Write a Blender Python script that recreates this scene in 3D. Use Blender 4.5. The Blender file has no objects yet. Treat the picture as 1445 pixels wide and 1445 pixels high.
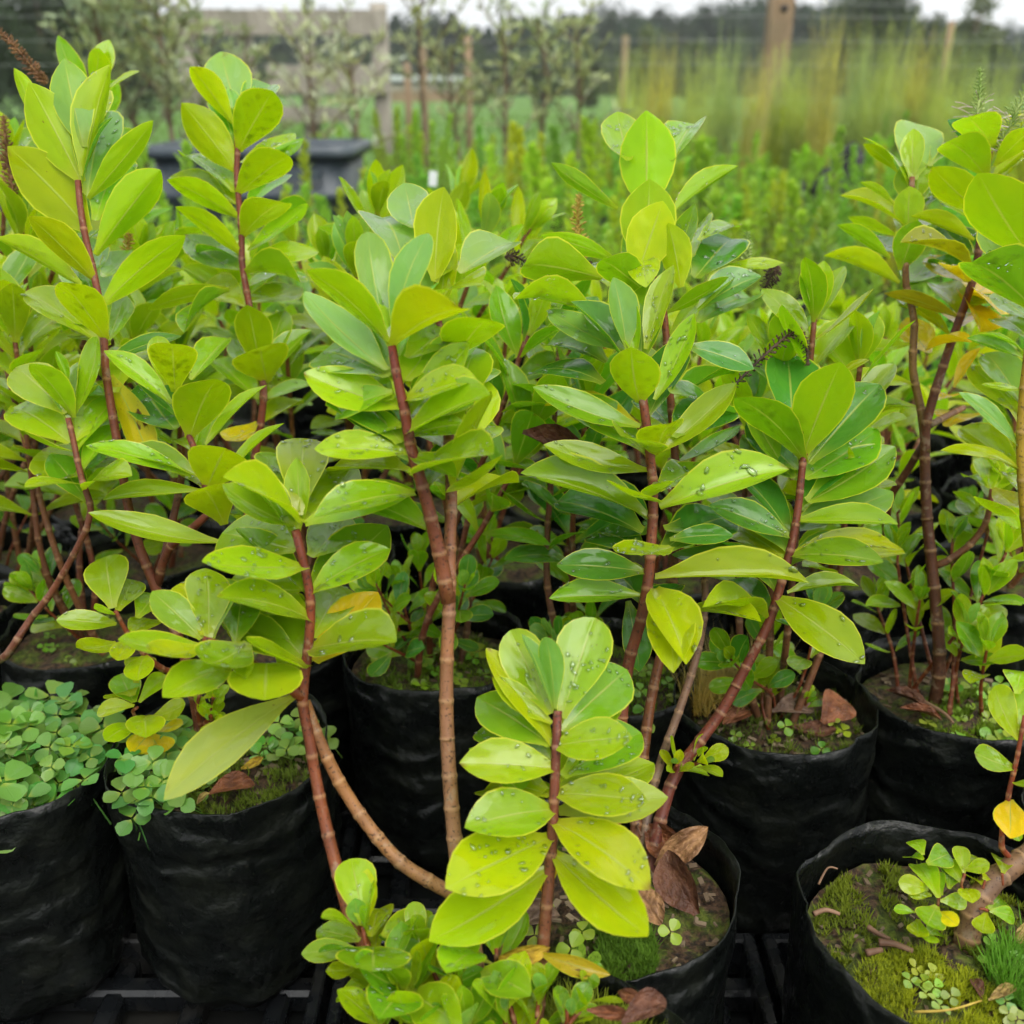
import bpy, math, random
from mathutils import Vector, Matrix, noise

R = math.radians
rnd = random.Random(7)
scene = bpy.context.scene
col = scene.collection

# ------------------------------------------------------------------ camera
CAM = Vector((0.0, 0.0, 0.80))
PITCH = R(22.7)
cd = bpy.data.cameras.new('camera')
cam = bpy.data.objects.new('camera', cd)
col.objects.link(cam)
cam.location = CAM
cam.rotation_euler = (R(90) - PITCH, 0, 0)
cd.sensor_width = 36.0
cd.lens = 36.0
cd.clip_start = 0.02
cd.clip_end = 2000
cd.dof.use_dof = True
cd.dof.focus_distance = 0.80
cd.dof.aperture_fstop = 5.6
scene.camera = cam

# ------------------------------------------------------------------ sky and sun (overcast, wet day)
world = bpy.data.worlds.new('World')
scene.world = world
world.use_nodes = True
wn = world.node_tree
wn.nodes.clear()
SUN_EL, SUN_AZ = R(58), R(150)
sky = wn.nodes.new('ShaderNodeTexSky')
sky.sky_type = 'NISHITA'
sky.sun_disc = False
sky.sun_elevation = SUN_EL
sky.sun_rotation = SUN_AZ
sky.dust_density = 6.0
sky.air_density = 1.0
desat = wn.nodes.new('ShaderNodeHueSaturation')
desat.inputs['Saturation'].default_value = 0.25
wn.links.new(sky.outputs[0], desat.inputs['Color'])
cloud = wn.nodes.new('ShaderNodeTexNoise')
cloud.inputs['Scale'].default_value = 2.2
cloud.inputs['Detail'].default_value = 5
cramp = wn.nodes.new('ShaderNodeMapRange')
cramp.inputs['From Min'].default_value = 0.3
cramp.inputs['From Max'].default_value = 0.7
cramp.inputs['To Min'].default_value = 6.8
cramp.inputs['To Max'].default_value = 7.8
wn.links.new(cloud.outputs['Fac'], cramp.inputs['Value'])
ccol = wn.nodes.new('ShaderNodeMix')
ccol.data_type = 'RGBA'
ccol.blend_type = 'MULTIPLY'
ccol.inputs['Factor'].default_value = 1.0
ccol.inputs[6].default_value = (0.955, 0.985, 1.0, 1)
wn.links.new(cramp.outputs[0], ccol.inputs[7])
cmix = wn.nodes.new('ShaderNodeMix')
cmix.data_type = 'RGBA'
cmix.inputs['Factor'].default_value = 0.85
wn.links.new(desat.outputs[0], cmix.inputs[6])
wn.links.new(ccol.outputs[2], cmix.inputs[7])
bg = wn.nodes.new('ShaderNodeBackground')
bg.inputs['Strength'].default_value = 0.10
wo = wn.nodes.new('ShaderNodeOutputWorld')
wn.links.new(cmix.outputs[2], bg.inputs['Color'])
wn.links.new(bg.outputs[0], wo.inputs['Surface'])

sd = bpy.data.lights.new('sun', 'SUN')
sd.energy = 1.5
sd.angle = R(50)
sd.color = (1.0, 0.97, 0.92)
sun = bpy.data.objects.new('sun', sd)
col.objects.link(sun)
sun.rotation_euler = (R(90) - SUN_EL, 0, math.pi - SUN_AZ)

vs = scene.view_settings
vs.view_transform = 'Standard'
vs.look = 'None'
vs.exposure = 0.86
vs.gamma = 1.0
vs.use_curve_mapping = False
scene.render.engine = 'CYCLES'
cy = scene.cycles
cy.use_denoising = True
cy.use_adaptive_sampling = True
cy.adaptive_threshold = 0.03
cy.max_bounces = 6
cy.diffuse_bounces = 3
cy.glossy_bounces = 2
cy.transmission_bounces = 4
cy.transparent_max_bounces = 8
cy.sample_clamp_indirect = 6
cy.volume_bounces = 0
cy.caustics_reflective = False
cy.caustics_refractive = False


# ------------------------------------------------------------------ helpers
FW = Vector((0, math.cos(PITCH), -math.sin(PITCH)))
UPV = Vector((0, math.sin(PITCH), math.cos(PITCH)))
RT = Vector((1, 0, 0))
N0 = 1445.0


def P(u, v, d):
    """a point seen at photo pixel (u, v) at depth d metres along the view axis"""
    return CAM + RT * ((u - 722.5) / N0 * d) - UPV * ((v - 722.5) / N0 * d) + FW * d


def PG(u, v, z):
    """the point at height z seen at photo pixel (u, v)"""
    a = RT * ((u - 722.5) / N0) - UPV * ((v - 722.5) / N0) + FW
    return CAM + a * ((z - CAM.z) / a.z)


def link(o):
    col.objects.link(o)
    return o


def tag(o, label=None, cat=None, group=None, kind=None):
    if label: o['label'] = label
    if cat: o['category'] = cat
    if group: o['group'] = group
    if kind: o['kind'] = kind
    return o


def empty(name, loc, label=None, cat=None, group=None, kind=None):
    o = bpy.data.objects.new(name, None)
    o.empty_display_size = 0.05
    o.location = loc
    link(o)
    return tag(o, label, cat, group, kind)


def mobj(name, me, parent=None, mat=None, M=None):
    """a mesh object; M is a world matrix, parents are Empties that are only moved"""
    o = bpy.data.objects.new(name, me)
    if mat is not None and not me.materials:
        me.materials.append(mat)
    if parent is not None:
        o.parent = parent
    if M is not None:
        if parent is not None:
            M = Matrix.Translation(-Vector(parent.location)) @ M
        o.matrix_basis = M
    return link(o)


class MB:
    """collects faces for one mesh"""
    def __init__(self):
        self.v, self.f, self.uv, self.mi = [], [], [], []

    def add(self, vs_, fs, mi=0):
        n = len(self.v)
        self.v.extend(vs_)
        for f in fs:
            self.f.append([i + n for i in f])
            self.mi.append(mi)

    def box(self, c, s, rot=None, jit=0):
        c = Vector(c)
        vs_ = []
        for x in (-.5, .5):
            for y in (-.5, .5):
                for z in (-.5, .5):
                    p = Vector((x * s[0], y * s[1], z * s[2]))
                    if rot is not None: p = rot @ p
                    vs_.append(c + p)
        self.add(vs_, [(0, 1, 3, 2), (4, 6, 7, 5), (0, 4, 5, 1), (2, 3, 7, 6), (0, 2, 6, 4), (1, 5, 7, 3)])

    def tube(self, pts, radii, seg=8, cap=True):
        n = len(pts)
        rings = []
        prev = None
        for i, p in enumerate(pts):
            t = (pts[min(i + 1, n - 1)] - pts[max(i - 1, 0)])
            if t.length < 1e-9: t = Vector((0, 0, 1))
            t.normalize()
            if prev is None:
                a = Vector((0, 1, 0)) if abs(t.y) < .9 else Vector((1, 0, 0))
            else:
                a = prev
            x = (a - t * a.dot(t)).normalized()
            prev = x
            y = t.cross(x)
            r = radii[i] if hasattr(radii, '__len__') else radii
            rings.append([p + (x * math.cos(2 * math.pi * k / seg) + y * math.sin(2 * math.pi * k / seg)) * r for k in range(seg)])
        vs_ = [q for rg in rings for q in rg]
        fs = []
        for i in range(n - 1):
            for k in range(seg):
                k2 = (k + 1) % seg
                fs.append((i * seg + k, i * seg + k2, (i + 1) * seg + k2, (i + 1) * seg + k))
        if cap:
            fs.append(tuple(range(seg - 1, -1, -1)))
            fs.append(tuple((n - 1) * seg + k for k in range(seg)))
        self.add(vs_, fs)

    def mesh(self, name, mats=(), smooth=True):
        me = bpy.data.meshes.new(name)
        me.from_pydata([tuple(p) for p in self.v], [], self.f)
        for m in mats: me.materials.append(m)
        if len(mats) > 1:
            me.polygons.foreach_set('material_index', self.mi)
        if smooth:
            me.polygons.foreach_set('use_smooth', [True] * len(me.polygons))
        me.update()
        return me


def catmull(pts, n=6):
    pts = [Vector(p) for p in pts]
    out = []
    for i in range(len(pts) - 1):
        p0 = pts[max(i - 1, 0)]; p1 = pts[i]; p2 = pts[i + 1]; p3 = pts[min(i + 2, len(pts) - 1)]
        for k in range(n):
            t = k / n
            out.append(0.5 * ((2 * p1) + (p2 - p0) * t + (2 * p0 - 5 * p1 + 4 * p2 - p3) * t * t + (3 * p1 - p0 - 3 * p2 + p3) * t ** 3))
    out.append(pts[-1])
    return out


# ------------------------------------------------------------------ materials
class NT:
    def __init__(self, name):
        self.m = bpy.data.materials.new(name)
        self.m.use_nodes = True
        self.t = self.m.node_tree
        self.t.nodes.clear()
        self.out = self.t.nodes.new('ShaderNodeOutputMaterial')

    def n(self, ty, **kw):
        nd = self.t.nodes.new('ShaderNode' + ty)
        for k, v in kw.items():
            setattr(nd, k, v)
        return nd

    def l(self, a, b):
        self.t.links.new(a, b)

    def val(self, inp, x):
        if isinstance(x, (int, float, tuple)):
            inp.default_value = x
        else:
            self.l(x, inp)

    def math(self, op, a, b=0.0, clamp=False):
        nd = self.n('Math', operation=op, use_clamp=clamp)
        self.val(nd.inputs[0], a)
        self.val(nd.inputs[1], b)
        return nd.outputs[0]

    def ramp(self, x, a, b, c=0.0, d=1.0, smooth=True):
        nd = self.n('MapRange', interpolation_type='SMOOTHSTEP' if smooth else 'LINEAR')
        self.val(nd.inputs[0], x)
        nd.inputs[1].default_value = a; nd.inputs[2].default_value = b
        nd.inputs[3].default_value = c; nd.inputs[4].default_value = d
        return nd.outputs[0]

    def mix(self, f, a, b, blend='MIX'):
        nd = self.n('Mix', data_type='RGBA', blend_type=blend)
        self.val(nd.inputs[0], f)
        self.val(nd.inputs[6], a)
        self.val(nd.inputs[7], b)
        return nd.outputs[2]

    def noise(self, scale, detail=3, vec=None, w=None, rough=.5):
        nd = self.n('TexNoise')
        if w is not None:
            nd.noise_dimensions = '4D'
            self.val(nd.inputs['W'], w)
        nd.inputs['Scale'].default_value = scale
        nd.inputs['Detail'].default_value = detail
        nd.inputs['Roughness'].default_value = rough
        if vec is not None: self.l(vec, nd.inputs['Vector'])
        return nd.outputs['Fac']

    def coord(self, which='Object'):
        return self.n('TexCoord').outputs[which]

    def pos(self):
        return self.n('NewGeometry').outputs['Position']

    def bump(self, h, strength=.3, dist=.01):
        nd = self.n('Bump')
        nd.inputs['Strength'].default_value = strength
        nd.inputs['Distance'].default_value = dist
        self.l(h, nd.inputs['Height'])
        return nd.outputs[0]

    def pbr(self, color, rough=.5, spec=.5, normal=None, coat=0.0, coat_rough=.1, sss=None, metal=0.0):
        nd = self.n('BsdfPrincipled')
        self.val(nd.inputs['Base Color'], color)
        self.val(nd.inputs['Roughness'], rough)
        self.val(nd.inputs['Specular IOR Level'], spec)
        self.val(nd.inputs['Coat Weight'], coat)
        nd.inputs['Coat Roughness'].default_value = coat_rough
        nd.inputs['Metallic'].default_value = metal
        if normal is not None: self.l(normal, nd.inputs['Normal'])
        return nd.outputs[0]

    def done(self, sh):
        self.l(sh, self.out.inputs['Surface'])
        return self.m


def leaf_material(name, spots=0.0, gloss=.25, trans=.42, ribs=True):
    t = NT(name)
    info = t.n('ObjectInfo')
    uv = t.n('UVMap')
    sep = t.n('SeparateXYZ')
    t.l(uv.outputs[0], sep.inputs[0])
    a = t.math('ABSOLUTE', t.math('MULTIPLY', t.math('SUBTRACT', sep.outputs[0], .5), 2.0))
    y = sep.outputs[1]
    w = t.math('MULTIPLY', info.outputs['Random'], 37.0)
    base = info.outputs['Color']
    hs = t.n('HueSaturation')
    t.l(t.ramp(info.outputs['Random'], 0, 1, .485, .515, False), hs.inputs['Hue'])
    t.l(t.ramp(t.math('FRACT', t.math('MULTIPLY', info.outputs['Random'], 17.3)), 0, 1, .8, 1.18, False), hs.inputs['Value'])
    t.l(base, hs.inputs['Color'])
    mott = t.noise(3.2, 2, t.coord('Object'), w)
    c = t.mix(t.ramp(mott, .35, .7, 0, .45), hs.outputs[0], t.mix(1.0, hs.outputs[0], (1.25, 1.08, .6, 1), 'MULTIPLY'))
    # paler yellowish base of the blade, midrib, side veins and a thin yellow margin
    c = t.mix(t.ramp(y, .28, 0.0, 0, .5), c, (.46, .46, .04, 1))
    tipd = t.math('MULTIPLY', t.ramp(y, .90, 1.0, 0, 1), t.ramp(mott, .58, .68, 0, 1))
    c = t.mix(t.math('MULTIPLY', tipd, .8), c, (.20, .085, .02, 1))
    scar = t.noise(16.0, 1, t.coord('Object'), w)
    c = t.mix(t.ramp(scar, .78, .80, 0, .7), c, (.16, .10, .02, 1))
    if ribs:
        mid = t.math('MULTIPLY', t.ramp(a, .055, .02, 0, 1), t.ramp(y, 1.0, .6, .15, .75))
        c = t.mix(mid, c, (.44, .50, .10, 1))
        mar = t.ramp(a, .925, .975, 0, .85)
        c = t.mix(mar, c, (.68, .68, .05, 1))
    vein = t.math('SINE', t.math('MULTIPLY', t.math('SUBTRACT', y, t.math('MULTIPLY', a, .22)), 62.0))
    c = t.mix(t.ramp(vein, .5, 1.0, 0, .03), c, (.40, .48, .08, 1))
    if spots:
        sp = t.noise(5.5, 3, t.coord('Object'), w)
        c = t.mix(t.ramp(sp, .60, .66, 0, spots), c, (.10, .028, .008, 1))
        sp2 = t.noise(24.0, 2, t.coord('Object'), w)
        c = t.mix(t.ramp(sp2, .68, .74, 0, spots * .8), c, (.07, .025, .01, 1))
    wet = t.noise(2.6, 1, t.coord('Object'), w)
    rough = t.ramp(wet, .35, .65, gloss * .5, gloss * 1.3)
    hgt = t.math('ADD', t.math('MULTIPLY', t.noise(5.0, 0, t.coord('Object'), w), .6), t.math('MULTIPLY', vein, .004))
    nrm = t.bump(t.math('ADD', hgt, t.ramp(a, .07, .0, 0, -.25)), .16, .02)
    front = t.math('SUBTRACT', 1.0, t.n('NewGeometry').outputs['Backfacing'])
    pb = t.pbr(c, rough, t.math('ADD', .22, t.math('MULTIPLY', front, .26)), nrm, t.math('MULTIPLY', front, t.ramp(wet, .45, .6, .0, .7)), .04)
    tr = t.n('BsdfTranslucent')
    t.l(t.mix(1.0, c, (1.32, 1.42, .45, 1), 'MULTIPLY'), tr.inputs['Color'])
    t.l(nrm, tr.inputs['Normal'])
    mx = t.n('MixShader')
    mx.inputs[0].default_value = trans
    t.l(pb, mx.inputs[1])
    t.l(tr.outputs[0], mx.inputs[2])
    return t.done(mx.outputs[0])


M_LEAF = leaf_material('hebe_leaf')
M_OLD = leaf_material('old_spotted_leaf', spots=.95)
M_CLOVER = leaf_material('clover_leaf', gloss=.55, trans=.3, ribs=False)


def simple_leaf(name, trans=.35, rough=.45, var=.35, scale=4.0):
    """foliage joined into one mesh: colour from the object with variation in space"""
    t = NT(name)
    info = t.n('ObjectInfo')
    n = t.noise(scale, 3, t.coord('Object'), t.math('MULTIPLY', info.outputs['Random'], 50.0))
    n2 = t.noise(scale * 9, 2, t.coord('Object'))
    c = t.mix(t.ramp(n, .3, .7, 0, 1), info.outputs['Color'], t.mix(1.0, info.outputs['Color'], (1 + var * 1.3, 1 + var, 1 - var * .6, 1), 'MULTIPLY'))
    c = t.mix(t.ramp(n2, .35, .7, 0, .45), c, t.mix(1.0, c, (.55, .62, .6, 1), 'MULTIPLY'))
    pb = t.pbr(c, rough, .4)
    tr = t.n('BsdfTranslucent')
    t.l(t.mix(1.0, c, (1.25, 1.2, .7, 1), 'MULTIPLY'), tr.inputs['Color'])
    mx = t.n('MixShader')
    mx.inputs[0].default_value = trans
    t.l(pb, mx.inputs[1]); t.l(tr.outputs[0], mx.inputs[2])
    return t.done(mx.outputs[0])


M_FOL = simple_leaf('small_foliage', trans=.5, rough=.5, var=.3)
M_OLIVE = simple_leaf('olive_foliage', trans=.2, rough=.5, var=.3, scale=6)
M_TREE = simple_leaf('far_tree_foliage', trans=.2, rough=.7, var=.3, scale=.5)
M_RUSH = simple_leaf('rush_blades', trans=.25, rough=.5, var=.3, scale=3)
M_MOSS = simple_leaf('moss', trans=.3, rough=.8, var=.5, scale=14)
M_GRASS = simple_leaf('grass_tufts', trans=.35, rough=.5, var=.3, scale=1.5)

# stems: red-brown above, tan with pale flecks where they are older; colour from the object
t = NT('woody_stem')
info = t.n('VertexColor', layer_name='Col')
o_ = t.coord('Object')
n1 = t.noise(140, 4, o_)
n2 = t.noise(420, 3, o_)
n3 = t.noise(30, 3, o_)
c = t.mix(t.ramp(n3, .3, .7, 0, .6), info.outputs['Color'], t.mix(1.0, info.outputs['Color'], (1.6, 1.5, 1.1, 1), 'MULTIPLY'))
c = t.mix(t.ramp(n1, .58, .74, 0, .35), c, (.30, .18, .09, 1))
c = t.mix(t.ramp(n2, .57, .66, 0, .75), c, (.035, .015, .010, 1))
fl = t.noise(60, 5, o_, rough=.7)
c = t.mix(t.ramp(fl, .58, .66, 0, .45), c, (.30, .22, .15, 1))
M_STEM = t.done(t.pbr(c, .48, .3, t.bump(n1, .3, .002)))

# pale node rings round the stems
t = NT('stem_node_scar')
info = t.n('ObjectInfo')
M_NODE = t.done(t.pbr(t.mix(.45, info.outputs['Color'], (.36, .24, .15, 1)), .5))

# water drops on the leaves
t = NT('water_drop')
gl = t.n('BsdfGlossy'); gl.inputs['Roughness'].default_value = .03
gl.inputs['Color'].default_value = (1, 1, 1, 1)
tp = t.n('BsdfTransparent'); tp.inputs['Color'].default_value = (.97, 1, .97, 1)
rf = t.n('BsdfRefraction'); rf.inputs['IOR'].default_value = 1.3; rf.inputs['Roughness'].default_value = .02
fr = t.n('Fresnel'); fr.inputs['IOR'].default_value = 1.45
m1 = t.n('MixShader'); m1.inputs[0].default_value = .12
t.l(tp.outputs[0], m1.inputs[1]); t.l(rf.outputs[0], m1.inputs[2])
m2 = t.n('MixShader')
t.l(t.math('MULTIPLY', fr.outputs[0], 2.2, True), m2.inputs[0])
t.l(m1.outputs[0], m2.inputs[1]); t.l(gl.outputs[0], m2.inputs[2])
M_WATER = t.done(m2.outputs[0])

# black plastic film of the planter bags
t = NT('black_bag_film')
o_ = t.coord('Object')
info = t.n('ObjectInfo')
dirt = t.noise(22, 5, o_, t.math('MULTIPLY', info.outputs['Random'], 20.0), .6)
spk = t.noise(160, 3, o_)
c = t.mix(t.ramp(dirt, .45, .75, 0, .8), (.004, .005, .0045, 1), (.012, .014, .009, 1))
c = t.mix(t.ramp(spk, .68, .76, 0, .4), c, (.05, .046, .032, 1))
wr = t.n('TexWave', wave_type='BANDS', bands_direction='Z')
wr.inputs['Scale'].default_value = 7; wr.inputs['Distortion'].default_value = 9
wr.inputs['Detail'].default_value = 3; wr.inputs['Detail Scale'].default_value = 1.6
t.l(o_, wr.inputs['Vector'])
hh = t.math('ADD', t.math('MULTIPLY', wr.outputs['Fac'], .5), t.noise(38, 4, o_))
M_BAG = t.done(t.pbr(c, t.ramp(dirt, .3, .7, .20, .45), .30, t.bump(hh, .8, .008)))

t = NT('black_tray_plastic')
o_ = t.coord('Object')
M_TRAY = t.done(t.pbr(t.mix(t.ramp(t.noise(30, 4, t.pos()), .5, .75, 0, .7), (.006, .007, .008, 1), (.018, .017, .014, 1)),
                      t.ramp(t.noise(60, 3, t.pos()), .35, .65, .18, .42), .5, t.bump(t.noise(260, 2, t.pos()), .15, .001)))

# potting soil with moss
t = NT('potting_soil')
p_ = t.pos()
n1 = t.noise(38, 5, p_, rough=.65)
n2 = t.noise(190, 4, p_, rough=.6)
c = t.mix(t.ramp(n2, .35, .65), (.018, .011, .007, 1), (.10, .055, .030, 1))
c = t.mix(t.ramp(n1, .46, .60, 0, .85), c, t.mix(t.ramp(n2, .3, .7), (.035, .055, .006, 1), (.11, .15, .012, 1)))
M_SOIL = t.done(t.pbr(c, .75, .35, t.bump(t.math('ADD', n1, n2), .8, .006)))

# dead leaves
t = NT('dead_leaf')
o_ = t.coord('Object')
info = t.n('ObjectInfo')
n1 = t.noise(4, 4, o_, t.math('MULTIPLY', info.outputs['Random'], 20.0))
c = t.mix(t.ramp(n1, .35, .65, 0, .8), info.outputs['Color'], t.mix(1.0, info.outputs['Color'], (.30, .25, .25, 1), 'MULTIPLY'))
M_DEAD = t.done(t.pbr(c, .5, .35, t.bump(n1, .5, .03)))

# weathered timber
def timber(name, a, b, grain=(1, 1, 14)):
    t = NT(name)
    mp = t.n('Mapping')
    mp.inputs['Scale'].default_value = grain
    t.l(t.coord('Object'), mp.inputs[0])
    n1 = t.noise(6, 5, mp.outputs[0], rough=.6)
    n2 = t.noise(1.6, 3, t.pos())
    c = t.mix(t.ramp(n1, .3, .7), a, b)
    c = t.mix(t.ramp(n2, .45, .7, 0, .45), c, (.10, .11, .06, 1))
    return t.done(t.pbr(c, .8, .25, t.bump(n1, .4, .01)))

M_TIMBER = timber('weathered_timber', (.26, .235, .19, 1), (.44, .40, .33, 1), (14, 14, 1.2))
M_POST = timber('fence_post_timber', (.24, .155, .095, 1), (.38, .27, .17, 1), (14, 14, 1.2))
t = NT('post_knot'); M_KNOT = t.done(t.pbr((.035, .03, .028, 1), .8))

t = NT('galvanised_wire'); M_WIRE = t.done(t.pbr((.45, .46, .46, 1), .4, .5, metal=.7))
t = NT('white_rail_paint'); M_WHITE = t.done(t.pbr(t.mix(t.ramp(t.noise(3, 3, t.pos()), .4, .7, 0, .5), (.62, .65, .66, 1), (.40, .42, .42, 1)), .6))

t = NT('slate_grey_tub_plastic')
n1 = t.noise(7, 5, t.pos())
M_TUB = t.done(t.pbr(t.mix(t.ramp(n1, .4, .7, 0, .6), (.045, .060, .075, 1), (.10, .12, .135, 1)), .4, .5, t.bump(t.noise(40, 3, t.pos()), .1, .004)))

t = NT('bark')
n1 = t.noise(18, 4, t.coord('Object'))
M_BARK = t.done(t.pbr(t.mix(t.ramp(n1, .35, .65), (.10, .065, .04, 1), (.24, .18, .12, 1)), .85, .2, t.bump(n1, .5, .01)))

t = NT('paddock_grass')
p_ = t.pos()
n1 = t.noise(.25, 4, p_); n2 = t.noise(9, 4, p_); n3 = t.noise(1.3, 3, p_)
c = t.mix(t.ramp(n1, .3, .7), (.095, .195, .035, 1), (.135, .255, .050, 1))
c = t.mix(t.ramp(n2, .35, .7, 0, .5), c, (.080, .160, .030, 1))
c = t.mix(t.ramp(n3, .55, .8, 0, .4), c, (.17, .23, .06, 1))
M_PADDOCK = t.done(t.pbr(c, .8, .2, t.bump(n2, .8, .05)))

t = NT('black_weed_mat')
p_ = t.pos()
wv = t.n('TexBrick'); wv.inputs['Scale'].default_value = 160
t.l(p_, wv.inputs['Vector'])
n2 = t.noise(5, 5, p_)
c = t.mix(t.ramp(n2, .5, .75, 0, .7), (.007, .008, .008, 1), (.028, .025, .018, 1))
M_MAT = t.done(t.pbr(c, t.ramp(n2, .4, .7, .6, .85), .15, t.bump(wv.outputs['Fac'], .3, .002)))

# flower spikes
def plain(name, a, b, scale=60, rough=.6):
    t = NT(name)
    return t.done(t.pbr(t.mix(t.ramp(t.noise(scale, 3, t.coord('Object')), .35, .65), a, b), rough, .3))

M_SPIKE_Y = plain('yellow_seed_spike', (.34, .22, .03, 1), (.55, .40, .08, 1))
M_SPIKE_D = plain('dark_dead_spike', (.025, .014, .008, 1), (.09, .05, .03, 1))
M_SPIKE_B = plain('brown_dead_spike', (.13, .06, .025, 1), (.24, .12, .05, 1))
M_SPIKE_G = plain('green_bud_spike', (.18, .28, .05, 1), (.36, .44, .14, 1))
M_STAMEN = plain('pale_pink_stamen', (.62, .42, .48, 1), (.75, .62, .64, 1))
M_TWIG = plain('dead_twig', (.10, .05, .03, 1), (.26, .15, .09, 1), 30)

# ------------------------------------------------------------------ leaf meshes, shared by all leaves of that shape
PROF = {
    'lance': ([0, .04, .12, .25, .40, .55, .70, .82, .91, .97, 1], [.17, .20, .35, .64, .88, 1, .94, .72, .44, .18, .012]),
    'obov': ([0, .04, .12, .25, .40, .55, .70, .82, .91, .97, 1], [.18, .20, .30, .52, .77, .95, 1, .90, .68, .38, .04]),
    'ellip': ([0, .04, .12, .25, .40, .55, .70, .82, .91, .97, 1], [.18, .21, .38, .67, .90, 1, .95, .74, .46, .19, .012]),
}


def leaf_shape(kind, fold, arch, twist, wave, seed):
    ys, ws = PROF[kind]
    nx = 6
    r = random.Random(seed)
    ph = r.uniform(0, 6)
    def surf(s, y, w):
        x = s * .5 * w
        z = arch * math.sin(math.pi * y ** .85) + fold * abs(s) ** 1.5 * w * .5 + wave * math.sin(y * 9 + ph + (2 if s > 0 else 0)) * abs(s) * w
        z += -.10 * max(0, y - .75) ** 1.0 * (1 if arch >= 0 else -1)
        a = twist * (y - .3)
        return Vector((x * math.cos(a) - z * math.sin(a), y, z * math.cos(a) + x * math.sin(a) * .4))
    return surf, ys, ws, nx


def make_leaf(name, mat, *args):
    surf, ys, ws, nx = leaf_shape(*args)
    vs_, uvs, fs = [], [], []
    for y, w in zip(ys, ws):
        for k in range(nx + 1):
            s = -1 + 2 * k / nx
            vs_.append(surf(s, y, w)); uvs.append((k / nx, y))
    m = nx + 1
    for i in range(len(ys) - 1):
        for k in range(nx):
            fs.append((i * m + k, i * m + k + 1, (i + 1) * m + k + 1, (i + 1) * m + k))
    me = bpy.data.meshes.new(name)
    me.from_pydata([tuple(v) for v in vs_], [], fs)
    me.materials.append(mat)
    ul = me.uv_layers.new(name='UVMap')
    for li, lp in enumerate(me.loops):
        ul.data[li].uv = uvs[lp.vertex_index]
    me.polygons.foreach_set('use_smooth', [True] * len(fs))
    me.update()
    return me


def make_drops(name, n, args, seed):
    surf, ys, ws, nx = leaf_shape(*args)
    r = random.Random(seed)
    mb = MB()
    def wat(y):
        for i in range(len(ys) - 1):
            if ys[i] <= y <= ys[i + 1]:
                f = (y - ys[i]) / (ys[i + 1] - ys[i])
                return ws[i] + (ws[i + 1] - ws[i]) * f
    for _ in range(n):
        if r.random() < .55 and mb.v:
            y = min(.95, max(.08, yq + r.gauss(0, .05))); s = min(.92, max(-.92, sq + r.gauss(0, .22)))
        else:
            y = r.uniform(.12, .95); s = r.choice((-1, 1)) * r.uniform(.06, .92)
        yq, sq = y, s
        w = wat(y)
        c0 = surf(s, y, w)
        nrm = (surf(min(s + .1, 1), y, w) - surf(max(s - .1, -1), y, w)).cross(surf(s, min(y + .03, 1), w) - surf(s, max(y - .03, 0), w))
        nrm.normalize()
        rad = .0050 + .015 * r.random() ** 2.0
        if r.random() < .06: rad *= 1.6
        el = r.uniform(.7, 2.2) if rad > .009 else r.uniform(.8, 1.2)
        an = r.uniform(0, 3)
        vv = []
        seg = 8
        for (q, hz) in ((1.0, 0.0), (.92, .45), (.55, .78)):
            for k in range(seg):
                a = 2 * math.pi * k / seg
                px, py = math.cos(a) * rad * q * el, math.sin(a) * rad * q
                px, py = px * math.cos(an) - py * math.sin(an), px * math.sin(an) + py * math.cos(an)
                vv.append(c0 + Vector((px / .42, py, 0)) + Vector((0, 0, 1)) * (hz * rad + .001 + (-(nrm.x * px / .42 + nrm.y * py) / max(nrm.z, .3))))
        vv.append(c0 + Vector((0, 0, rad * .88 + .001)))
        ff = []
        for i in range(2):
            for k in range(seg):
                k2 = (k + 1) % seg
                ff.append((i * seg + k, i * seg + k2, (i + 1) * seg + k2, (i + 1) * seg + k))
        for k in range(seg):
            ff.append((2 * seg + k, 2 * seg + (k + 1) % seg, 3 * seg))
        mb.add(vv, ff)
    return mb.mesh(name, [M_WATER])


VAR = {'lance': [], 'obov': [], 'ellip': []}
specs = {
    'lance': [(.08, .04, .1, .006), (.16, .06, -.25, .008), (.22, .02, .2, .006), (.12, -.05, .0, .008), (.05, .09, -.15, .012), (.30, .05, .3, .006), (.10, -.02, -.1, .016), (.14, .03, .35, .01)],
    'obov': [(.08, .04, .1, .006), (.18, .07, -.1, .008), (.12, -.05, .15, .008), (.05, .09, 0, .010)],
    'ellip': [(.08, .03, .1, .006), (.14, .06, -.2, .008), (.20, .02, .2, .006), (.12, -.05, 0, .010), (.10, .0, .3, .012)],
}
sid = 0
for kind, lst in specs.items():
    for (fold, arch, twist, wave) in lst:
        sid += 1
        args = (kind, fold, arch, twist, wave, sid)
        me = make_leaf('leaf_' + kind, M_LEAF, *args)
        me_old = me.copy(); me_old.materials.clear(); me_old.materials.append(M_OLD)
        me_dead = me.copy(); me_dead.materials.clear(); me_dead.materials.append(M_DEAD)
        drops = [make_drops('drops_' + kind, n, args, sid * 10 + n) for n in (10, 24, 44)]
        VAR[kind].append((me, me_old, me_dead, drops))

TINT = [
    (.292, .470, .009),   # 0 lime
    (.225, .420, .085),   # 1 bluish green upper face
    (.365, .500, .005),   # 2 yellow lime
    (.085, .270, .030),   # 3 deep green
    (.800, .600, .012),   # 4 yellow
    (.400, .520, .070),   # 5 pale lime
    (.180, .385, .013),   # 6 mid green
]


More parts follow.
